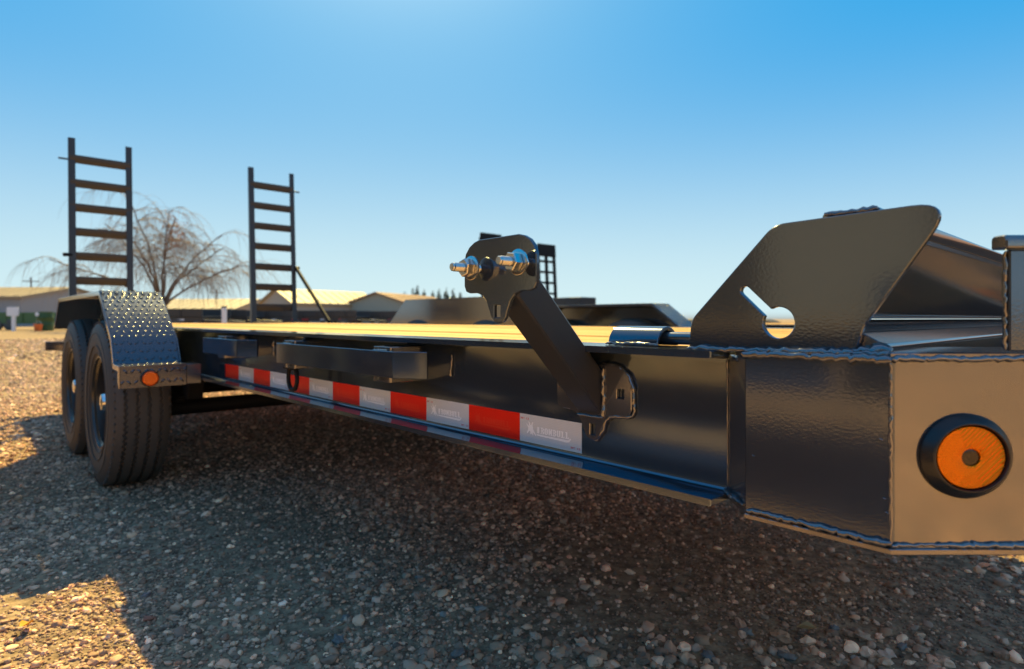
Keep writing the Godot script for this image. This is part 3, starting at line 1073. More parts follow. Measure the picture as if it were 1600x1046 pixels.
func make_ramp(tr: Node3D, oc: float, brace_side: float, pin_side: float) -> void:
	var lean := 0.07
	var root := Node3D.new()
	root.name = "loading_ramp"
	tr.add_child(root, true)
	var w := 0.46
	for sd in [-1.0, 1.0]:
		var mb := MB.new()
		var o: float = oc + sd * w / 2.0
		# angle iron upright
		mb.prism(poly([5.915, 0.70, 5.968, 0.70, 5.968 + lean, 2.315, 5.935 + lean, 2.315]), fr_side(), o - 0.004, o + 0.004, 0.001)
		mb.prism(poly([5.915, 0.70, 5.921, 0.70, 5.941 + lean, 2.315, 5.935 + lean, 2.315]), fr_side(), o - sd * 0.004, o - sd * 0.046, 0.001)
		put("side_rail", mb, M["charcoal_satin"], root)
	for k in 7:
		var h := 2.135 - k * 0.2085
		var off := lean * (h - 0.70) / 1.6
		var mb := MB.new()
		mb.prism(poly([5.985 + off, h + 0.036, 5.928 + off, h + 0.036, 5.928 + off, h, 5.944 + off, h - 0.034, 5.950 + off, h - 0.031, 5.934 + off, h + 0.002, 5.934 + off, h + 0.030, 5.985 + off, h + 0.030]), fr_side(), oc - w / 2 + 0.006, oc + w / 2 - 0.006, 0.001)
		put("rung", mb, M["charcoal_satin"], root)
	if brace_side != 0.0:
		var br := MB.new()
		var o := oc + brace_side * (w / 2 + 0.008)
		rod(br, [V(5.945, 1.30, o), V(5.18, 0.74, o)], 0.019, 8)
		put("brace", br, M["black_steel"], root)
	var pin := MB.new()
	rod(pin, [V(5.95 + lean, 2.13, oc + pin_side * (w / 2 - 0.03)), V(5.95 + lean, 2.13, oc + pin_side * (w / 2 + 0.07))], 0.008, 8)
	put("hinge_pin", pin, M["black_steel"], root)
	var lug := MB.new()
	rod(lug, [V(5.96, 1.31, oc + pin_side * (w / 2 - 0.02)), V(5.96, 1.31, oc + pin_side * (w / 2 + 0.045))], 0.016, 8)
	put("brace_lug", lug, M["black_steel"], root)


func make_trailer() -> Node3D:
	var b2 := Vector2(0.2899, 0.7546)
	var tr := thing("flatbed_trailer", "dark grey flatbed equipment trailer with pine deck and red and white tape along its side", "trailer", Vector3(b2.x, 0, -b2.y), -acos(0.676))
	# --- frame beams
	for o in [0.0, -BACK]:
		var mb := MB.new()
		i_beam(o, mb, 0.047, 5.95)
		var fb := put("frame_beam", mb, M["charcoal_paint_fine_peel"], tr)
		if o == 0.0:
			var cap := MB.new()        # mitred end that closes the beam
			cap.prism(poly([0.0465, -0.048, 0.050, -0.050, 0.006, -0.006, 0.0, 0.0, -0.0005, -0.008, 0.0, -0.012, 0.038, -0.052]), fr_top(), 0.526, 0.7275, 0.0005)
			put("end_plate", cap, M["charcoal_paint"], fb)
			weld(fb, [V(0.052, 0.537, -0.046), V(0.004, 0.537, -0.002)], 0.0045, 0.5)
			weld(fb, [V(0.049, 0.537, -0.0475), V(0.049, 0.717, -0.0475)], 0.0014, 0.4)
			weld(fb, [V(0.046, 0.7185, -0.046), V(0.02, 0.7175, -0.02)], 0.004, 0.5)
	# --- crossmembers
	for k in 14:
		var s := 0.42 + k * 0.41
		var mb := MB.new()
		sbox(mb, s, s + 0.006, 0.612, 0.688, -0.055, -BACK + 0.055)
		sbox(mb, s + 0.0062, s + 0.04, 0.682, 0.6878, -0.055, -BACK + 0.055)
		sbox(mb, s + 0.0062, s + 0.04, 0.6122, 0.618, -0.055, -BACK + 0.055)
		put("crossmember", mb, M["black_steel"], tr)
	# --- deck boards
	var n := 10
	var wtot := BACK - 0.206
	for k in n:
		var mb := MB.new()
		var ww := wtot / n
		var oc := -0.103 - ww * (k + 0.5)
		var f := mb.p.size()
		var jig := rng.randf_range(-0.002, 0.002)
		var prof := poly([oc - ww / 2 + 0.004, 0.689, oc + ww / 2 - 0.004, 0.689, oc + ww / 2 - 0.004, 0.720 + jig, oc + ww / 2 - 0.010, 0.726 + jig, oc - ww / 2 + 0.010, 0.726 + jig, oc - ww / 2 + 0.004, 0.720 + jig])
		mb.prism(prof, fr_end(), 0.0 if k > 0 else 0.06, 5.94, 0.0)
		var u0 := rng.randf()
		for i in range(f, mb.p.size()):
			mb.uv[i] = Vector2(-mb.p[i].x / 1.7 + u0, (mb.p[i].z - oc) / ww * 0.94 + 0.5)
		put("deck_board", mb, M["pine_%d" % (k % 3)], tr)
	# --- reflective tape on the web
	var len_seg := 0.151
	for k in 12:
		var mb := MB.new()
		var sa := 0.308 + k * len_seg
		var f := mb.p.size()
		sbox(mb, sa + 0.0004, sa + len_seg - 0.0004, 0.5445, 0.5952, -0.0477, -0.0472, 0.0)
		for i in range(f, mb.p.size()):
			mb.uv[i] = Vector2((sa + len_seg + mb.p[i].x) / len_seg, (0.5952 - mb.p[i].y) / 0.0507)
		put("reflective_tape", mb, M["white_tape"] if k % 2 == 0 else M["red_tape"], tr)
	# --- stake rails and the ring that hangs from one
	make_stake_rail(tr, 0.752, 1.385, [0.815, 1.315])
	make_stake_rail(tr, 1.715, 2.085, [1.905])
	var ring := MB.new()
	var pts: Array = []
	for k in 28:
		var a := TAU * k / 28
		pts.append(V(1.333 + 0.030 * cos(a), 0.6045 + 0.036 * sin(a) - 0.004 * absf(cos(a)), 0.016))
	rod(ring, pts, 0.0062, 8, true)
	sbox(ring, 1.30, 1.366, 0.627, 0.6345, 0.002, 0.032, 0.002)
	put("tie_down_ring", ring, M["black_steel"], tr)
	# --- D ring on the deck edge
	var clip := MB.new()
	var arch := PackedVector2Array()
	for k in 17:
		var a := PI * k / 16
		arch.append(Vector2(-0.075 + 0.029 * cos(a), 0.7285 + 0.0295 * sin(a)))
	for k in range(16, -1, -1):
		var a := PI * k / 16
		arch.append(Vector2(-0.075 + 0.0235 * cos(a), 0.7285 + 0.0235 * sin(a)))
	clip.prism(arch, fr_end(), 0.160, 0.252, 0.001)
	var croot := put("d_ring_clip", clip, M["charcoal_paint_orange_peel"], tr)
	var dr := MB.new()
	var dp: Array = [V(0.258, 0.7405, -0.076), V(0.12, 0.7405, -0.075), V(0.098, 0.740, -0.080), V(0.086, 0.739, -0.096), V(0.088, 0.7385, -0.12), V(0.105, 0.738, -0.145), V(0.14, 0.7375, -0.162), V(0.18, 0.7375, -0.165), V(0.22, 0.738, -0.15), V(0.246, 0.7385, -0.125), V(0.262, 0.739, -0.10), V(0.264, 0.740, -0.085)]
	rod(dr, dp, 0.0095, 12, true)
	put("d_ring", dr, M["charcoal_paint"], croot)
	weld(croot, [V(0.158, 0.7305, -0.0455), V(0.256, 0.7305, -0.0455)], 0.0034, 0.3)
	make_spare_mount(tr)
	# --- front gusset with its keyhole
	var fin_o := rounded(poly([0.091, 0.7285, 0.088, 0.768, -0.026, 0.886, -0.212, 0.8905, -0.127, 0.7610, -0.1175, 0.7285]), [0.0, 0.03, 0.035, 0.021, 0.03, 0.0], 8)
	var kc := Vector2(-0.032, 0.765)
	var tip := Vector2(0.0105, 0.8055)
	var kd := (tip - kc).normalized()
	var kn := Vector2(-kd.y, kd.x)
	var key := PackedVector2Array()
	var r0 := 0.0192
	var hw := 0.0058
	var ac := asin(hw / r0)
	for k in 33:
		var a := kd.angle() + ac + (TAU - 2 * ac) * k / 32.0
		key.append(kc + Vector2.from_angle(a) * r0)
	for k in 9:
		var a := kd.angle() - PI / 2 + PI * k / 8.0
		key.append(tip + Vector2.from_angle(a) * hw)
	var fin := MB.new()
	fin.prism(fin_o, fr_side(), -0.0285, -0.020, 0.0012, [key])
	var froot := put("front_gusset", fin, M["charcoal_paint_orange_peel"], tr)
	weld(froot, [V(0.092, 0.7295, -0.0165), V(-0.118, 0.7295, -0.0165)], 0.0042, 0.35)
	weld(froot, [V(-0.112, 0.733, -0.0215), V(-0.15, 0.734, -0.03)], 0.007, 0.5)
	weld(froot, [V(-0.084, 0.8915, -0.0265), V(-0.138, 0.8915, -0.0265)], 0.0036, 0.3)
	# --- headboard tube across the front, and the cross beam under it
	var hb := MB.new()
	hb.prism(rounded(poly([-0.108, 0.770, -0.132, 0.8705, -0.1405, 0.8735, -0.1405, 0.894, -0.080, 0.894, -0.07, 0.770]), [0.010, 0.002, 0.003, 0.004, 0.006, 0.006], 4), fr_end_so(), -0.029, -BACK + 0.029, 0.001)
	put("headboard_tube", hb, M["charcoal_paint"], tr)
	var cb := MB.new()
	cb.prism(rounded(poly([-0.146, 0.60, -0.146, 0.7405, -0.121, 0.7545, -0.115, 0.7545, -0.096, 0.7685, -0.06, 0.7695, -0.06, 0.60]), [0.002, 0.008, 0.006, 0.003, 0.008, 0.004, 0.002], 5), fr_end_so(), -0.031, -BACK + 0.031, 0.001)
	put("front_cross_beam", cb, M["charcoal_paint"], tr)
	# --- tongue: two channels that run to the coupler, each with its corner panel
	for side in [1.0, -1.0]:
		var t := Vector2(-0.676, -0.737)
		var c0 := Vector2(-0.159, 0.0)
		var c1 := c0 + t * 1.34
		var nrm := Vector2(0.737, -0.676)
		var q := [c0, c1, c1 + nrm * 0.09, c0 + nrm * 0.09 + Vector2(0.05, 0.0)]
		var qq := PackedVector2Array()
		for v: Vector2 in q:
			qq.append(mirrored(v, side))
		var mb := MB.new()
		mb.prism(qq, fr_top(), 0.5245, 0.7345, 0.0016)
		var beam := put("tongue_beam", mb, M["charcoal_paint"], tr)
		var pn := MB.new()
		var pq := PackedVector2Array()
		for v: Vector2 in [Vector2(-0.0005, 0.0), Vector2(-0.160, 0.0), Vector2(-0.166, -0.010), Vector2(-0.0005, -0.012)]:
			pq.append(mirrored(v, side))
		pn.prism(pq, fr_top(), 0.533, 0.7265, 0.001)
		put("corner_panel", pn, M["charcoal_paint_orange_peel"], beam)
		var bp := MB.new()
		var bq := PackedVector2Array()
		for v: Vector2 in [Vector2(0.0, 0.003), c0 + Vector2(-0.001, 0.0035), c1 + Vector2(0.003, 0.002), c1 + nrm * 0.1, Vector2(-0.02, -0.12)]:
			bq.append(mirrored(v, side))
		bp.prism(bq, fr_top(), 0.5225, 0.5290, 0.001)
		put("bottom_plate", bp, M["charcoal_paint"], beam)
		weld(beam, [seam(Vector2(0.004, 0), 0.7255, -0.001, side), seam(c0, 0.7265, -0.001, side)], 0.0052, 0.3)
		weld(beam, [seam(Vector2(0.0, 0), 0.7305, -0.006, side), seam(c0, 0.7315, -0.006, side)], 0.005, 0.3)
		weld(beam, [seam(c0, 0.7275, 0.0, side), seam(c0 + t * 0.6, 0.7285, 0.0, side)], 0.0042, 0.16)
		weld(beam, [seam(Vector2(-0.002, 0), 0.5335, 0.002, side), seam(c0, 0.5335, 0.002, side)], 0.0042, 0.4)
		weld(beam, [seam(c0, 0.5325, 0.001, side), seam(c0 + t * 0.6, 0.5325, 0.001, side)], 0.0036, 0.3)
		weld(beam, [seam(c0, 0.531, 0.0, side), seam(c0, 0.7265, 0.0, side)], 0.0024, 0.35)
		for sp in [[-0.152, 0.6415], [-0.155, 0.579], [-0.157, 0.565], [-0.012, 0.601]]:
			weld(beam, [seam(Vector2(sp[0], 0), sp[1], 0.0005, side), seam(Vector2(sp[0] + 0.003, 0), sp[1] + 0.001, 0.0005, side)], 0.0018, 0.3)
	var cp := MB.new()
	sbox(cp, -1.35, -1.02, 0.585, 0.675, -1.06, -0.94, 0.006)
	put("coupler", cp, M["charcoal_paint"], tr)
	# --- pieces laid out along the tongue face, which runs across the view
	var inv := tr.transform.affine_inverse()
	var up := MB.new()
	up.box(inv * at(Vector3(0.523 + 0.225, 0.789, -0.6425)), Vector3(0.45, 0.106, 0.009), 0.0012)
	var uroot := put("tongue_upright", up, M["charcoal_paint_orange_peel"], tr)
	var uc := MB.new()
	uc.prism(rounded(poly([0.0, 0.0, 0.021, 0.0, 0.021, 0.0145, 0.0, 0.0145]), [0.002, 0.002, 0.005, 0.006], 4), inv * Transform3D(Basis(Vector3(0, 0, -1), Vector3(0, 1, 0), Vector3(1, 0, 0)), Vector3(0.508, 0.8422, -0.624)), 0.0, 0.48, 0.0015)
	put("cap_bar", uc, M["charcoal_paint"], uroot)
	weld(uroot, [inv * Vector3(0.5215, 0.737, -0.643), inv * Vector3(0.5215, 0.840, -0.643)], 0.0028, 0.3)
	# side lamp in its rubber grommet
	var lb := Basis(Vector3(1.1, 0, 0), Vector3(0, 1, 0), Vector3(0, 0, 1))
	var lx := inv * Transform3D(lb, Vector3(0.4745, 0.6262, -0.637))
	var gr := MB.new()
	gr.lathe(poly([0.0, 0.0440, 0.0020, 0.0444, 0.0036, 0.0436, 0.0105, 0.0375, 0.0118, 0.0360, 0.0118, 0.0346, 0.0105, 0.0338, 0.0045, 0.0331, 0.0, 0.033]), lx, 64)
	var lamp := put("side_marker_lamp", gr, M["black_rubber_gloss"], tr)
	var le := MB.new()
	var f0 := le.p.size()
	le.lathe(poly([0.001, 0.0328, 0.0082, 0.0326, 0.0094, 0.0316, 0.0096, 0.020, 0.0098, 0.0098, 0.0090, 0.0088, 0.001, 0.0086]), lx, 64)
	var back := lx.affine_inverse()
	for i in range(f0, le.p.size()):
		var q := back * le.p[i]
		le.uv[i] = Vector2(0.5 + q.x / 0.066, 0.5 - q.y / 0.066)
	var lens := put("lens", le, M["amber_lens"], lamp)
	var ri := MB.new()
	var dirv := Vector2.from_angle(deg_to_rad(46.0))
	var nrm2 := Vector2(-dirv.y, dirv.x)
	for k in range(-9, 10):
		var start := 99.0
		for j in 66:
			var u := -0.033 + j * 0.001
			var q := dirv * u + nrm2 * (k * 0.0034)
			var ok := q.length() < 0.0306 and q.length() > 0.0105 and q.x > -0.002 - q.y * 0.36
			if ok and start > 1.0:
				start = u
			if (not ok or j == 65) and start < 1.0:
				if u - start > 0.003:
					ri.prism(poly([-0.0015, 0.0, 0.0015, 0.0, 0.0, 0.0007]), lx * Transform3D(Basis(Vector3(nrm2.x, nrm2.y, 0), Vector3(0, 0, 1), Vector3(dirv.x, dirv.y, 0)), Vector3(nrm2.x * k * 0.0034, nrm2.y * k * 0.0034, 0.0094)), start, u, 0.0)
				start = 99.0
	for a in range(-11, 12):
		for b in range(-11, 12):
			var q := Vector2(a * 0.0033 + (0.00165 if b % 2 != 0 else 0.0), b * 0.0029)
			if q.length() < 0.030 and q.length() > 0.0108 and q.x < -0.004 - q.y * 0.36:
				ri.dome(lx * at(Vector3(q.x, q.y, 0.0093)), 0.0014, 0.0014, 0.0008, 6)
	var rm := put("lens_prisms", ri, M["amber_plain_lens"], lamp)
	rm.set_meta("kind", "stuff")
	var ce := MB.new()
	ce.lathe(poly([0.001, 0.0086, 0.0078, 0.0085, 0.0084, 0.006, 0.0080, 0.003, 0.0078, 0.0]), lx, 32)
	put("lens_centre", ce, M["smoked_lens"], lamp)
	# --- running gear
	for s in [2.936, 3.80]:
		var ax := MB.new()
		rod(ax, [V(s, 0.335, -0.02), V(s, 0.335, -BACK + 0.02)], 0.038, 16)
		var aroot := put("axle", ax, M["black_steel"], tr)
		for o in [-0.05, -BACK + 0.05]:
			var sp := MB.new()
			for k in 4:
				var l := 0.36 - k * 0.07
				var bow: Array = []
				for j in 9:
					var u := j / 4.0 - 1.0
					bow.append(V(s + u * l, 0.40 + 0.055 * u * u * l * l / 0.13 - k * 0.010, o))
				for j in 8:
					sp.prism(poly([bow[j].z - 0.022, bow[j].y, bow[j].z + 0.022, bow[j].y, bow[j].z + 0.022, bow[j].y + 0.0085, bow[j].z - 0.022, bow[j].y + 0.0085]), fr_end_slope(bow[j], bow[j + 1]), 0.0, (bow[j + 1] - bow[j]).length(), 0.0)
			put("leaf_spring", sp, M["black_steel"], aroot)
		make_wheel(tr, s, true)
		make_wheel(tr, s, false)
	for s in [2.56, 3.37, 4.18]:
		for o in [-0.05, -BACK + 0.05]:
			var hg := MB.new()
			hg.prism(poly([s - 0.07, 0.5245, s + 0.07, 0.5245, s + 0.035, 0.42, s - 0.035, 0.42]), fr_side(), o - 0.03, o + 0.03, 0.002)
			put("spring_hanger", hg, M["black_steel"], tr)
	make_fender(tr, true, 0.0)
	make_fender(tr, false, 0.04)
	# --- rear end
	var rb := MB.new()
	sbox(rb, 5.95, 5.99, 0.503, 0.578, 0.172, -BACK - 0.172, 0.004)
	put("rear_bumper", rb, M["charcoal_paint"], tr)
	var rh := MB.new()
	sbox(rh, 5.951, 5.963, 0.579, 0.728, 0.0, -BACK, 0.002)
	put("rear_header", rh, M["charcoal_paint"], tr)
	make_ramp(tr, -0.222, 0.0, 1.0)
	make_ramp(tr, -1.715, -1.0, -1.0)
	return tr


func mirrored(v: Vector2, side: float) -> Vector2:
	return Vector2(v.x, v.y if side > 0 else -BACK - v.y)


func seam(v: Vector2, h: float, push: float, side: float) -> Vector3:
	var w := mirrored(Vector2(v.x, v.y + push), side)
	return V(w.x, h, w.y)


func fr_end_so() -> Transform3D:        # outline in (s, h), pushed along o
	return fr_side()


func fr_end_slope(a: Vector3, b: Vector3) -> Transform3D:
	var z := (b - a).normalized()
	var x := Vector3(0, 0, 1)
	var y := Vector3(0, 1, 0)
	return Transform3D(Basis(x, y, z), Vector3(a.x, 0.0, 0.0))


# ------------------------------------------------------------------ yard in the distance
func plain_trailer(called: String, label: String, group: String, pos: Vector3, turn: float, length: float) -> Node3D:
	var t := thing(called, label, "trailer", pos, turn, group)
	var fr := MB.new()
	for o in [-1.0, 1.0]:
		fr.box(at(Vector3(0, 0.72, o)), Vector3(length, 0.2, 0.08), 0.004)
	fr.box(at(Vector3(0, 0.74, 0)), Vector3(length - 0.1, 0.08, 1.9), 0.0)
	put("frame", fr, M["charcoal_satin"], t)
	var dk := MB.new()
	dk.box(at(Vector3(0, 0.85, 0)), Vector3(length, 0.05, 2.06), 0.004)
	put("deck", dk, M["charcoal_satin"], t)
	for o in [-1.05, 1.05]:
		var rl := MB.new()
		rl.box(at(Vector3(0, 1.02, o)), Vector3(length, 0.34, 0.04), 0.004)
		for k in int(length / 0.8):
			rl.box(at(Vector3(-length / 2 + 0.4 + k * 0.8, 1.02, o * 1.03)), Vector3(0.07, 0.34, 0.05), 0.003)
		put("side_board", rl, M["charcoal_satin"], t)
	for k in int(length / 1.0):
		var rt := MB.new()
		rt.box(at(Vector3(-length / 2 + 0.6 + k * 1.0, 0.72, 1.043)), Vector3(0.34, 0.055, 0.004), 0.0)
		put("reflective_tape", rt, M["red_reflector"] if k % 2 == 0 else M["white_paint"], t)
	for s in [-0.45, 0.45]:
		for o in [-0.95, 0.95]:
			var w := Node3D.new()
			w.name = "wheel"
			t.add_child(w, true)
			w.position = Vector3(s + length * 0.15, 0.38, o)
			var ty := MB.new()
			ty.lathe(poly([-0.10, 0.20, -0.11, 0.30, -0.10, 0.365, -0.08, 0.38, 0.08, 0.38, 0.10, 0.365, 0.11, 0.30, 0.10, 0.20]), Transform3D.IDENTITY, 28)
			put("tyre", ty, M["rubber"], w)
			var rm := MB.new()
			rm.lathe(poly([-0.06, 0.0, -0.06, 0.2, 0.06, 0.2, 0.05, 0.15, 0.03, 0.0]), Transform3D.IDENTITY, 20)
			put("rim", rm, M["white_paint"], w)
	var tg := MB.new()
	for o in [-1.0, 1.0]:
		rod(tg, [Vector3(length / 2, 0.68, o), Vector3(length / 2 + 1.3, 0.6, 0)], 0.06, 6)
	put("tongue", tg, M["charcoal_satin"], t)
	return t


func gable_building(called: String, label: String, pos: Vector3, turn: float, w: float, d: float, eave: float, ridge: float, wall: String, roof: String, openings := true) -> Node3D:
	# gable ends look along local z; ridge runs along z
	var t := thing(called, label, "building", pos, turn)
	var mb := MB.new()
	mb.prism(poly([-w / 2, 0, w / 2, 0, w / 2, eave, 0, ridge, -w / 2, eave]), Transform3D.IDENTITY, -d, 0.0, 0.0)
	put("wall", mb, M[wall], t)
	for sd in [-1.0, 1.0]:
		var rf := MB.new()
		var sl := (ridge - eave) / (w / 2)
		var e: float = sd * (w / 2 + 0.4)
		var ey := eave - 0.4 * sl
		rf.prism(poly([0, ridge + 0.03, e, ey + 0.03, e, ey + 0.2, 0, ridge + 0.2]), Transform3D.IDENTITY, -d - 0.3, 0.35, 0.0)
		var root := put("roof", rf, M[roof], t)
		var rib := MB.new()
		for k in int(d / 1.2):
			var z := -0.4 - k * 1.2
			rib.prism(poly([sd * 0.3, ridge + 0.2 - 0.3 * sl, e, ey + 0.2, e, ey + 0.26, sd * 0.3, ridge + 0.26 - 0.3 * sl]), Transform3D.IDENTITY, z - 0.05, z, 0.0)
		put("roof_seam", rib, M[roof], root)
	if not openings:
		return t
	var dr := MB.new()
	dr.box(at(Vector3(w * 0.08, 1.3, 0.02)), Vector3(w * 0.28, 2.6, 0.06), 0.0)
	put("door", dr, M["dark_door"], t)
	for k in 3:
		var wn := MB.new()
		wn.box(at(Vector3(w / 2 + 0.02, 1.7, -d * (k + 0.7) / 3.6)), Vector3(0.06, 0.8, 1.2), 0.0)
		put("window", wn, M["dark_door"], t)
	return t


func make_willow() -> void:
	var z := -38.0
	var t := thing("willow_tree", "bare weeping willow with drooping twigs behind the rear of the trailer", "tree", Vector3(-21.9, 0, z))
	var r := RandomNumberGenerator.new()
	r.seed = 91
	var trunk := MB.new()
	var twigs := MB.new()
	rod(trunk, [Vector3(0, -0.1, 0), Vector3(0.05, 0.7, 0), Vector3(0.0, 1.5, 0.05)], 0.32, 10)
	var limbs := [Vector3(-6.6, 4.6, 1.0), Vector3(-4.6, 7.0, -1.5), Vector3(-2.0, 8.6, 0.6), Vector3(0.4, 7.6, -0.6), Vector3(1.7, 7.0, 1.2), Vector3(3.4, 5.4, -1.0), Vector3(4.8, 3.8, 0.8), Vector3(-0.9, 6.0, 2.0), Vector3(2.4, 6.4, -2.0)]
	for li in limbs.size():
		var tip: Vector3 = limbs[li]
		var path := PackedVector3Array()
		var rad := PackedFloat32Array()
		var k := 12
		var wob := Vector3.ZERO
		for i in k + 1:
			var u := float(i) / k
			wob += Vector3(r.randf_range(-1, 1), r.randf_range(-0.4, 0.4), r.randf_range(-1, 1)) * 0.10
			var base := Vector3(0, 1.3, 0).lerp(tip, u) + Vector3(-tip.x, 0, -tip.z) * 0.16 * sin(u * PI)
			path.append(base + wob * minf(u * 2.0, 1.0))
			rad.append(lerpf(0.105, 0.028, pow(u, 0.7)))
		trunk.tube(path, rad, 7)
		var branches := 12
		for bi in branches:
			var u := 0.42 + 0.58 * (bi + r.randf()) / branches
			var p0 := path[mini(int(u * k), k)]
			var an := r.randf() * TAU
			var out := Vector3(cos(an) + 0.45 * signf(tip.x) * minf(absf(tip.x) / 2.0, 1.0), 0.55 + r.randf() * 0.9, sin(an)).normalized()
			var len_b := r.randf_range(1.4, 3.4)
			var bp := PackedVector3Array([p0])
			var br := PackedFloat32Array([0.032])
			var dirv := out
			var q := p0
			for s in 9:
				dirv = (dirv + Vector3(r.randf_range(-0.16, 0.16), -0.16, r.randf_range(-0.16, 0.16))).normalized()
				q += dirv * len_b / 9.0
				bp.append(q)
				br.append(lerpf(0.030, 0.009, (s + 1) / 9.0))
			twigs.tube(bp, br, 4, false, false)
			for ti in 20:
				var s0 := 2 + r.randi() % 8
				var tq := bp[s0]
				var td := (dirv * 0.5 + Vector3(r.randf_range(-0.8, 0.8), r.randf_range(-0.1, 0.7), r.randf_range(-0.8, 0.8))).normalized()
				var tl := r.randf_range(0.9, 2.6)
				var tp := PackedVector3Array([tq])
				var tr2 := PackedFloat32Array([0.011])
				for s in 7:
					td = (td + Vector3(r.randf_range(-0.1, 0.1), -0.34, r.randf_range(-0.1, 0.1))).normalized()
					tq += td * tl / 7.0
					tp.append(tq)
					tr2.append(lerpf(0.0085, 0.004, (s + 1) / 7.0))
				twigs.tube(tp, tr2, 3, false, false)
	put("trunk", trunk, M["bark"], t)
	put("crown", twigs, M["twig"], t)
	var dead := MB.new()
	for k in 320:
		var c := [Vector3(0.3, 6.6, -0.4), Vector3(1.5, 6.0, 1.0), Vector3(1.3, 5.0, 0.9)][k % 3] as Vector3
		var q := c + Vector3(r.randfn(0, 0.28), r.randfn(0, 0.5), r.randfn(0, 0.28))
		var b := Basis.from_euler(Vector3(r.randf() * TAU, r.randf() * TAU, 0))
		dead.box(Transform3D(b, q), Vector3(0.04, 0.17, 0.002), 0.0)
	put("dead_leaves", dead, M["dead_leaf"], t)


func make_conifer(pos: Vector3, hgt: float, label: String, sd: int) -> void:
	var t := thing("conifer", label, "tree", pos, 0.0, "conifers behind the far yard")
	var r := RandomNumberGenerator.new()
	r.seed = sd
	var tk := MB.new()
	tk.tube(PackedVector3Array([Vector3(0, -0.1, 0), Vector3(0, hgt * 0.96, 0)]), PackedFloat32Array([0.22, 0.03]), 6)
	put("trunk", tk, M["bark"], t)
	var cr := MB.new()
	for k in 420:
		var u := sqrt(r.randf())
		var y := hgt * (1.0 - u * 0.88)
		var an := r.randf() * TAU
		var l := hgt * 0.22 * u * r.randf_range(0.65, 1.15) + 0.15
		var d := Vector3(cos(an), 0, sin(an))
		var sdv := Vector3(-sin(an), 0, cos(an)) * (0.16 + 0.10 * u)
		var a := Vector3(0, y, 0) + d * 0.05
		var m := a + d * l * 0.6 + Vector3(0, -0.12 * l, 0)
		var e := a + d * l + Vector3(0, -0.34 * l, 0)
		cr.tri(a, m + sdv, e); cr.tri(a, e, m - sdv)
		cr.tri(a, m + Vector3(0, 0.12, 0), e)
	for i in range(0, cr.p.size(), 3):
		var g := -(cr.p[i + 1] - cr.p[i]).cross(cr.p[i + 2] - cr.p[i]).normalized()
		for k in 3:
			cr.n[i + k] = g
	put("crown", cr, M["conifer"], t)


func make_pole(pos: Vector3, hgt: float, label: String) -> void:
	var t := thing("utility_pole", label, "utility pole", pos, 0.3, "utility poles beyond the buildings")
	var a := MB.new()
	a.tube(PackedVector3Array([Vector3(0, -0.2, 0), Vector3(0, hgt, 0)]), PackedFloat32Array([0.2, 0.13]), 8)
	put("pole", a, M["weathered_pole"], t)
	var c := MB.new()
	c.box(at(Vector3(0, hgt - 0.7, 0)), Vector3(2.6, 0.16, 0.16), 0.01)
	put("crossarm", c, M["weathered_pole"], t)


func px(x: float, z: float) -> float:
	return (x - 800.0) / 950.0 * z


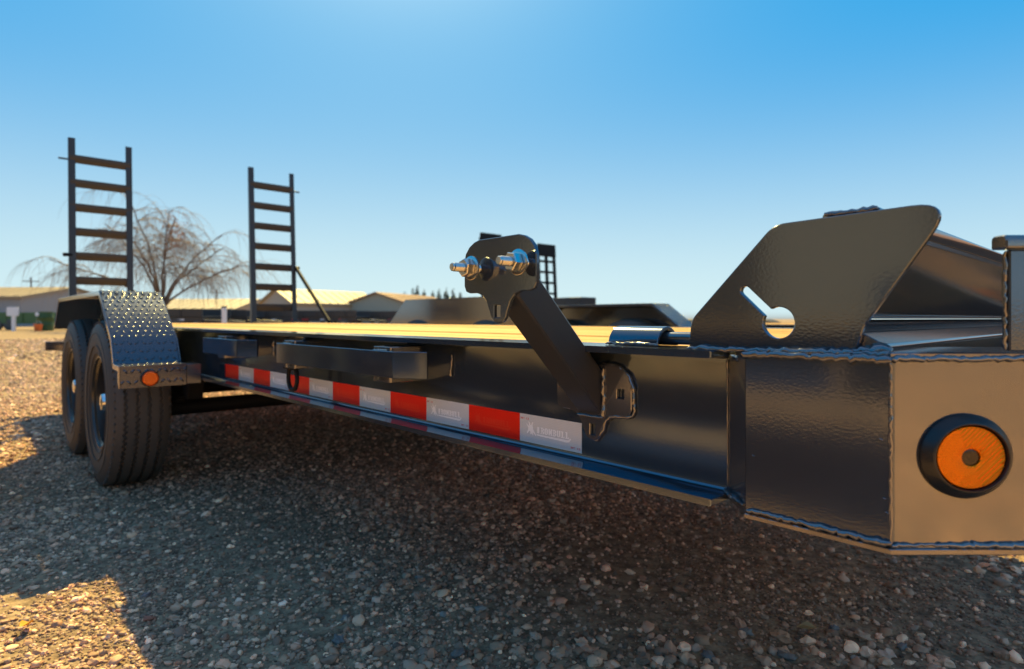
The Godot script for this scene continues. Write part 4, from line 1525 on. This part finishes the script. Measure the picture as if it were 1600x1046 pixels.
func make_far() -> void:
	# buildings, left to right
	var b := gable_building("metal_building", "long grey metal building with tan roof at the far left", Vector3(px(112, 63), 0, -63), 1.50, 12, 44, 2.75, 3.85, "grey_wall", "tan_roof", false)
	b = gable_building("metal_building", "long low building with cream roof behind the willow", Vector3(px(402, 82), 0, -82), 1.50, 12, 16, 1.9, 3.25, "beige_wall", "cream_roof", false)
	b = gable_building("metal_building", "beige gabled building with cream roof behind the far ramp", Vector3(px(431, 72), 0, -72), -0.62, 6.2, 13, 2.6, 4.15, "beige_wall", "cream_roof", false)
	b = gable_building("metal_building", "grey gabled shed with rust red roof left of the conifers", Vector3(px(588, 76), 0, -76), -0.30, 7.4, 16, 2.75, 3.9, "olive_wall", "rust_roof", false)
	var shop := thing("workshop", "long brown metal workshop behind the viewer, seen only mirrored in the paint", "building", Vector3(-16.5, 0, 8.5), PI - acos(0.676))
	var sw := MB.new()
	sw.box(at(Vector3(0, 2.3, 0)), Vector3(44, 4.6, 10), 0.02)
	put("wall", sw, M["brown_wall"], shop)
	var sr := MB.new()
	sr.prism(poly([-5.4, 4.5, 5.4, 4.5, 0.0, 6.0]), Transform3D(Basis(Vector3(0, 0, 1), Vector3(0, 1, 0), Vector3(1, 0, 0)), Vector3.ZERO), -22.4, 22.4, 0.0)
	put("roof", sr, M["rust_roof"], shop)
	for k in 5:
		var sd := MB.new()
		sd.box(at(Vector3(-16 + k * 8, 1.8, 5.03)), Vector3(3.6, 3.6, 0.1), 0.01)
		put("door", sd, M["grey_wall"], shop)
	var shed := thing("workshop", "brown metal workshop off to the right, added unseen to darken what the headboard tube mirrors", "building", Vector3(25.0, 0, -13.3), deg_to_rad(-62.0))  # added out of view so the headboard lip mirrors less pale sky
	var hw := MB.new()
	hw.box(at(Vector3(0, 1.8, 0)), Vector3(16, 3.6, 8), 0.02)
	put("wall", hw, M["brown_wall"], shed)
	var hr := MB.new()
	hr.prism(poly([-4.4, 3.5, 4.4, 3.5, 0.0, 4.5]), Transform3D(Basis(Vector3(0, 0, 1), Vector3(0, 1, 0), Vector3(1, 0, 0)), Vector3.ZERO), -8.4, 8.4, 0.0)
	put("roof", hr, M["rust_roof"], shed)
	make_willow()
	var cx := [632, 645, 652, 662, 676, 686, 697, 708, 719]
	var cy := [455, 449, 445, 450, 452, 449, 447, 449, 454]
	var words := ["short conifer, first from the left of the row", "slim conifer, second from the left of the row", "tallest conifer of the row, pointed top", "slim conifer just right of the tallest one", "short conifer in the middle of the row", "conifer at a gap, sixth from the left of the row", "broad conifer, third from the right of the row", "slim conifer, second from the right of the row", "low conifer at the right end of the row"]
	for i in cx.size():
		var z := 118.0 + (i * 37 % 11)
		make_conifer(Vector3(px(cx[i], z), 0, -z), (498.0 - cy[i]) / 950.0 * z + 0.77, words[i], 500 + i)
	make_pole(Vector3(px(48, 110), 0, -110), 8.2, "utility pole above the grey building at the far left")
	make_pole(Vector3(px(338, 130), 0, -130), 7.0, "utility pole beyond the willow and the far ramp")
	# a row of low trailers parked across the yard
	var tags := ["low dark trailer with side rails beneath the willow", "low dark trailer just left of the far ramp", "low dark trailer seen behind the far ramp", "low dark trailer right of the far ramp", "low dark trailer before the rust roofed shed"]
	var xs := [262, 345, 440, 520, 592]
	var zs := [27.0, 30.0, 33.0, 33.0, 36.0]
	for i in 5:
		plain_trailer("parked_trailer", tags[i], "low trailers parked across the yard", Vector3(px(xs[i], zs[i]), 0, -zs[i]), 0.12 * (i % 3) - 0.1, 3.4 if i > 0 else 4.6)
	# green trailer with a drum and an orange bucket at the left edge
	var g := thing("green_trailer", "green high sided trailer parked under the grey building", "trailer", Vector3(px(50, 40), 0, -40), 0.08)
	var bd := MB.new()
	bd.box(at(Vector3(0, 0.80, 0)), Vector3(8.4, 0.72, 1.8), 0.02)
	put("body", bd, M["green_paint"], g)
	for k in 9:
		var rbm := MB.new()
		rbm.box(at(Vector3(-4.0 + k, 0.80, 0.925)), Vector3(0.09, 0.7, 0.05), 0.005)
		put("rib", rbm, M["green_paint"], g)
	for s in [-1.6, -0.8, 3.1]:
		var w := MB.new()
		w.lathe(poly([-0.1, 0.0, -0.11, 0.30, -0.08, 0.36, 0.08, 0.36, 0.11, 0.30, 0.09, 0.0]), at(Vector3(s, 0.36, 0.83)), 24)
		put("wheel", w, M["rubber"], g)
	var dr := thing("drum", "dark green drum with a pale cap before the green trailer", "drum", Vector3(px(70, 37), 0, -37))
	var d1 := MB.new()
	d1.lathe(poly([0.0, 0.0, 0.0, 0.42, 0.35, 0.43, 0.36, 0.445, 0.38, 0.43, 0.78, 0.43, 0.80, 0.445, 0.82, 0.43, 1.16, 0.42, 1.17, 0.0]), at(Vector3(0, 0.02, 0), Basis(Vector3(1, 0, 0), Vector3(0, 0, -1), Vector3(0, 1, 0))), 28)
	put("body", d1, M["dark_green_paint"], dr)
	var d2 := MB.new()
	d2.lathe(poly([0.0, 0.0, 0.0, 0.12, 0.05, 0.12, 0.06, 0.0]), at(Vector3(-0.15, 1.03, 0.40)), 20)
	put("cap", d2, M["white_paint"], dr)
	var bk := thing("bucket", "small orange bucket beside the dark green drum", "bucket", Vector3(px(59, 36), 0, -36))
	var k1 := MB.new()
	k1.lathe(poly([0.0, 0.0, 0.0, 0.17, 0.42, 0.22, 0.44, 0.22, 0.42, 0.2, 0.04, 0.16, 0.04, 0.0]), at(Vector3(0, 0.0, 0), Basis(Vector3(1, 0, 0), Vector3(0, 0, -1), Vector3(0, 1, 0))), 20)
	put("body", k1, M["orange_paint"], bk)
	var k2 := MB.new()
	var hp: Array = []
	for k in 11:
		hp.append(Vector3(cos(PI * k / 10) * 0.21, 0.42 + 0.2 * sin(PI * k / 10), 0))
	rod(k2, hp, 0.008, 6)
	put("handle", k2, M["zinc"], bk)
	# white sign and white post
	var sg := thing("sign", "blank white sign board on a white post at the far left", "sign", Vector3(px(21, 36.5), 0, -36.5), 0.1)
	var s1 := MB.new()
	s1.box(at(Vector3(0, 0.6, 0)), Vector3(0.2, 1.3, 0.12), 0.01)
	put("post", s1, M["white_paint"], sg)
	var s2 := MB.new()
	s2.prism(rounded(poly([-0.34, 0.92, 0.34, 0.92, 0.34, 1.46, -0.34, 1.46]), [0.08], 4), Transform3D.IDENTITY, 0.061, 0.10, 0.005)
	put("board", s2, M["white_paint"], sg)
	var po := thing("post", "white post with a dark cap standing before the low trailers", "post", Vector3(px(350, 24), 0, -24))
	var p1 := MB.new()
	p1.box(at(Vector3(0, 0.6, 0)), Vector3(0.15, 1.2, 0.15), 0.012)
	put("body", p1, M["white_paint"], po)
	var p2 := MB.new()
	p2.box(at(Vector3(0, 1.23, 0)), Vector3(0.18, 0.06, 0.18), 0.012)
	put("cap", p2, M["charcoal_satin"], po)
	# far trailer with two upright grid ramps
	var gt := thing("ramp_trailer", "high dark trailer with two upright grid ramps beyond the deck", "trailer", Vector3(-0.3, 0, -11.6), -acos(0.676))
	var gd := MB.new()
	gd.box(at(Vector3(1.15, 0.77, -0.9)), Vector3(2.6, 0.16, 2.2), 0.01)
	put("deck", gd, M["charcoal_satin"], gt)
	var gb := MB.new()
	gb.box(at(Vector3(0.55, 1.10, -1.5)), Vector3(0.95, 0.17, 0.45), 0.01)
	gb.box(at(Vector3(0.55, 0.93, -1.5)), Vector3(0.6, 0.165, 0.3), 0.01)
	put("hinge_box", gb, M["charcoal_satin"], gt)
	for o in [-1.55, -0.02]:
		var rp := Node3D.new()
		rp.name = "loading_ramp"
		gt.add_child(rp, true)
		rp.position = Vector3(-0.12, 0.95 if o < -1.0 else 1.03, o)
		rp.rotation.z = 0.06
		for q in [-0.24, 0.0, 0.24]:
			var m := MB.new()
			m.box(at(Vector3(0, 0.65, q)), Vector3(0.06, 1.3, 0.05), 0.004)
			put("side_rail", m, M["black_steel"], rp)
		for k in 5:
			var m := MB.new()
			m.box(at(Vector3(0.0, 0.12 + k * 0.225, 0)), Vector3(0.05, 0.045, 0.46), 0.004)
			put("rung", m, M["black_steel"], rp)
		var m2 := MB.new()
		m2.box(at(Vector3(0.02, 1.25, 0)), Vector3(0.05, 0.26, 0.52), 0.004)
		put("end_plate", m2, M["black_steel"], rp)
	for s in [0.6, 1.5]:
		for o in [-1.75, -0.05]:
			var w := MB.new()
			w.lathe(poly([-0.1, 0.0, -0.11, 0.30, -0.08, 0.36, 0.08, 0.36, 0.11, 0.30, 0.09, 0.0]), at(Vector3(s, 0.36, o)), 24)
			put("wheel", w, M["rubber"], gt)


func make_bits() -> void:
	for e in [["fallen_leaf", "curled tan leaf lying on the shaded dirt at lower right", -46.0, 1262, 1003, "tan_leaf", 0.9], ["fallen_leaf", "yellow leaf on the sunlit gravel at lower left", 0.0, 40, 998, "yellow_leaf", 0.2]]:
		var z: float = 0.77 * 950.0 / (e[4] - 498.0)
		var o := MB.new()
		var f := o.p.size()
		var rows := 8
		for i in rows:
			var u0 := float(i) / rows
			var u1 := float(i + 1) / rows
			for sd in [-1.0, 1.0]:
				var w0 := 0.011 * sin(PI * pow(u0, 0.8)) + 0.0004
				var w1 := 0.011 * sin(PI * pow(u1, 0.8)) + 0.0004
				var q: Array = []
				for c in [[u0, 0.0], [u0, w0], [u1, w1], [u1, 0.0]]:
					var curl: float = 0.012 * pow(c[1] / 0.011, 2.0)
					q.append(Vector3(sd * c[1], 0.006 + curl + 0.014 * c[0] * c[0], (c[0] - 0.5) * 0.05))
				o.quad(q[0], q[1], q[2], q[3])
		for i in range(f, o.p.size(), 3):
			var g := -(o.p[i + 1] - o.p[i]).cross(o.p[i + 2] - o.p[i]).normalized()
			if g.y < 0:
				var t := o.p[i + 1]; o.p[i + 1] = o.p[i + 2]; o.p[i + 2] = t
				g = -g
			for k in 3:
				o.n[i + k] = g
		var l := put(e[0], o, M[e[5]])
		l.position = Vector3(px(e[3], z), GROUND + 0.008, -z)
		l.rotation.y = e[6]
		tag(l, e[1], "leaf")
	# single stones large enough to be told apart
	var list := [
		[232, 977, 0.016, Color(0.34, 0.15, 0.10), "reddish flat stone on the shaded gravel beside the sunlit patch"], [228, 940, 0.015, Color(0.26, 0.20, 0.19), "purplish round stone just above the reddish flat one"],
		[186, 958, 0.017, Color(0.24, 0.19, 0.17), "brown stone at the edge of the sunlit patch"], [715, 1034, 0.019, Color(0.20, 0.19, 0.17), "wide grey stone at the bottom middle"],
		[528, 1012, 0.020, Color(0.19, 0.19, 0.18), "long dark grey stone at the bottom left of middle"], [752, 961, 0.016, Color(0.36, 0.32, 0.28), "pale elongated stone lying alone in the middle"],
		[1395, 885, 0.016, Color(0.36, 0.32, 0.27), "pale stone under the corner of the tongue"], [1165, 998, 0.017, Color(0.26, 0.25, 0.23), "blue grey stone left of the tan leaf"],
		[1303, 993, 0.016, Color(0.22, 0.21, 0.20), "dark grey stone right of the tan leaf"], [1228, 1037, 0.021, Color(0.27, 0.22, 0.19), "brown grey stone at the bottom below the tan leaf"],
		[1335, 1040, 0.012, Color(0.42, 0.38, 0.34), "whitish stone at the bottom right of the tan leaf"], [1106, 1036, 0.018, Color(0.22, 0.21, 0.20), "tilted grey stone at the bottom edge, right of middle"],
		[655, 911, 0.013, Color(0.30, 0.27, 0.23), "small grey stone in the middle of the shade"], [540, 975, 0.014, Color(0.25, 0.24, 0.22), "rounded grey stone above the long dark one"],
		[692, 970, 0.013, Color(0.38, 0.34, 0.30), "whitish stone left of the pale elongated one"], [1410, 1022, 0.015, Color(0.24, 0.22, 0.20), "grey stone lying furthest to the right"],
	]
	for i in list.size():
		var e: Array = list[i]
		var z: float = 0.77 * 950.0 / (e[1] - 498.0)
		var m := stone_mesh(900 + i, 0.55, 2)
		var mt := mat("single_stone_%d" % i, e[3], 0.65, 0.0, 0.4)
		var o := put("stone", m, mt)
		var r: float = e[2] * 0.72
		o.transform = Transform3D(Basis(Vector3.UP, i * 1.3).scaled_local(Vector3(r * 1.25, r, r * 0.85)), Vector3(px(e[0], z), GROUND + r * 0.3, -z))
		tag(o, e[4], "stone")


func _ready() -> void:
	rng.seed = 20240
	make_sky()
	make_materials()
	make_ground()
	make_gravel()
	var tr := make_trailer()
	# the same kind of trailer stands on both sides of this one
	var b := copy(tr, "second dark flatbed trailer parked beyond the deck, its fender showing")
	for c in b.get_children():
		if String(c.name).begins_with("loading_ramp"):
			c.free()
	var spare: Array = []
	for c in b.get_children():
		if String(c.name).begins_with("fender"):
			spare.append(c)
	spare[1].free()
	b.position = tr.transform * V(-0.35, 0.0, -3.45)
	var c2 := copy(tr, "dark flatbed trailer parked behind the viewer, mirrored in the glossy paint")
	for c in c2.get_children():
		if String(c.name).begins_with("loading_ramp"):
			c.free()
	c2.position = tr.transform * V(0.35, 0.0, 3.35)
	make_far()
	make_bits()
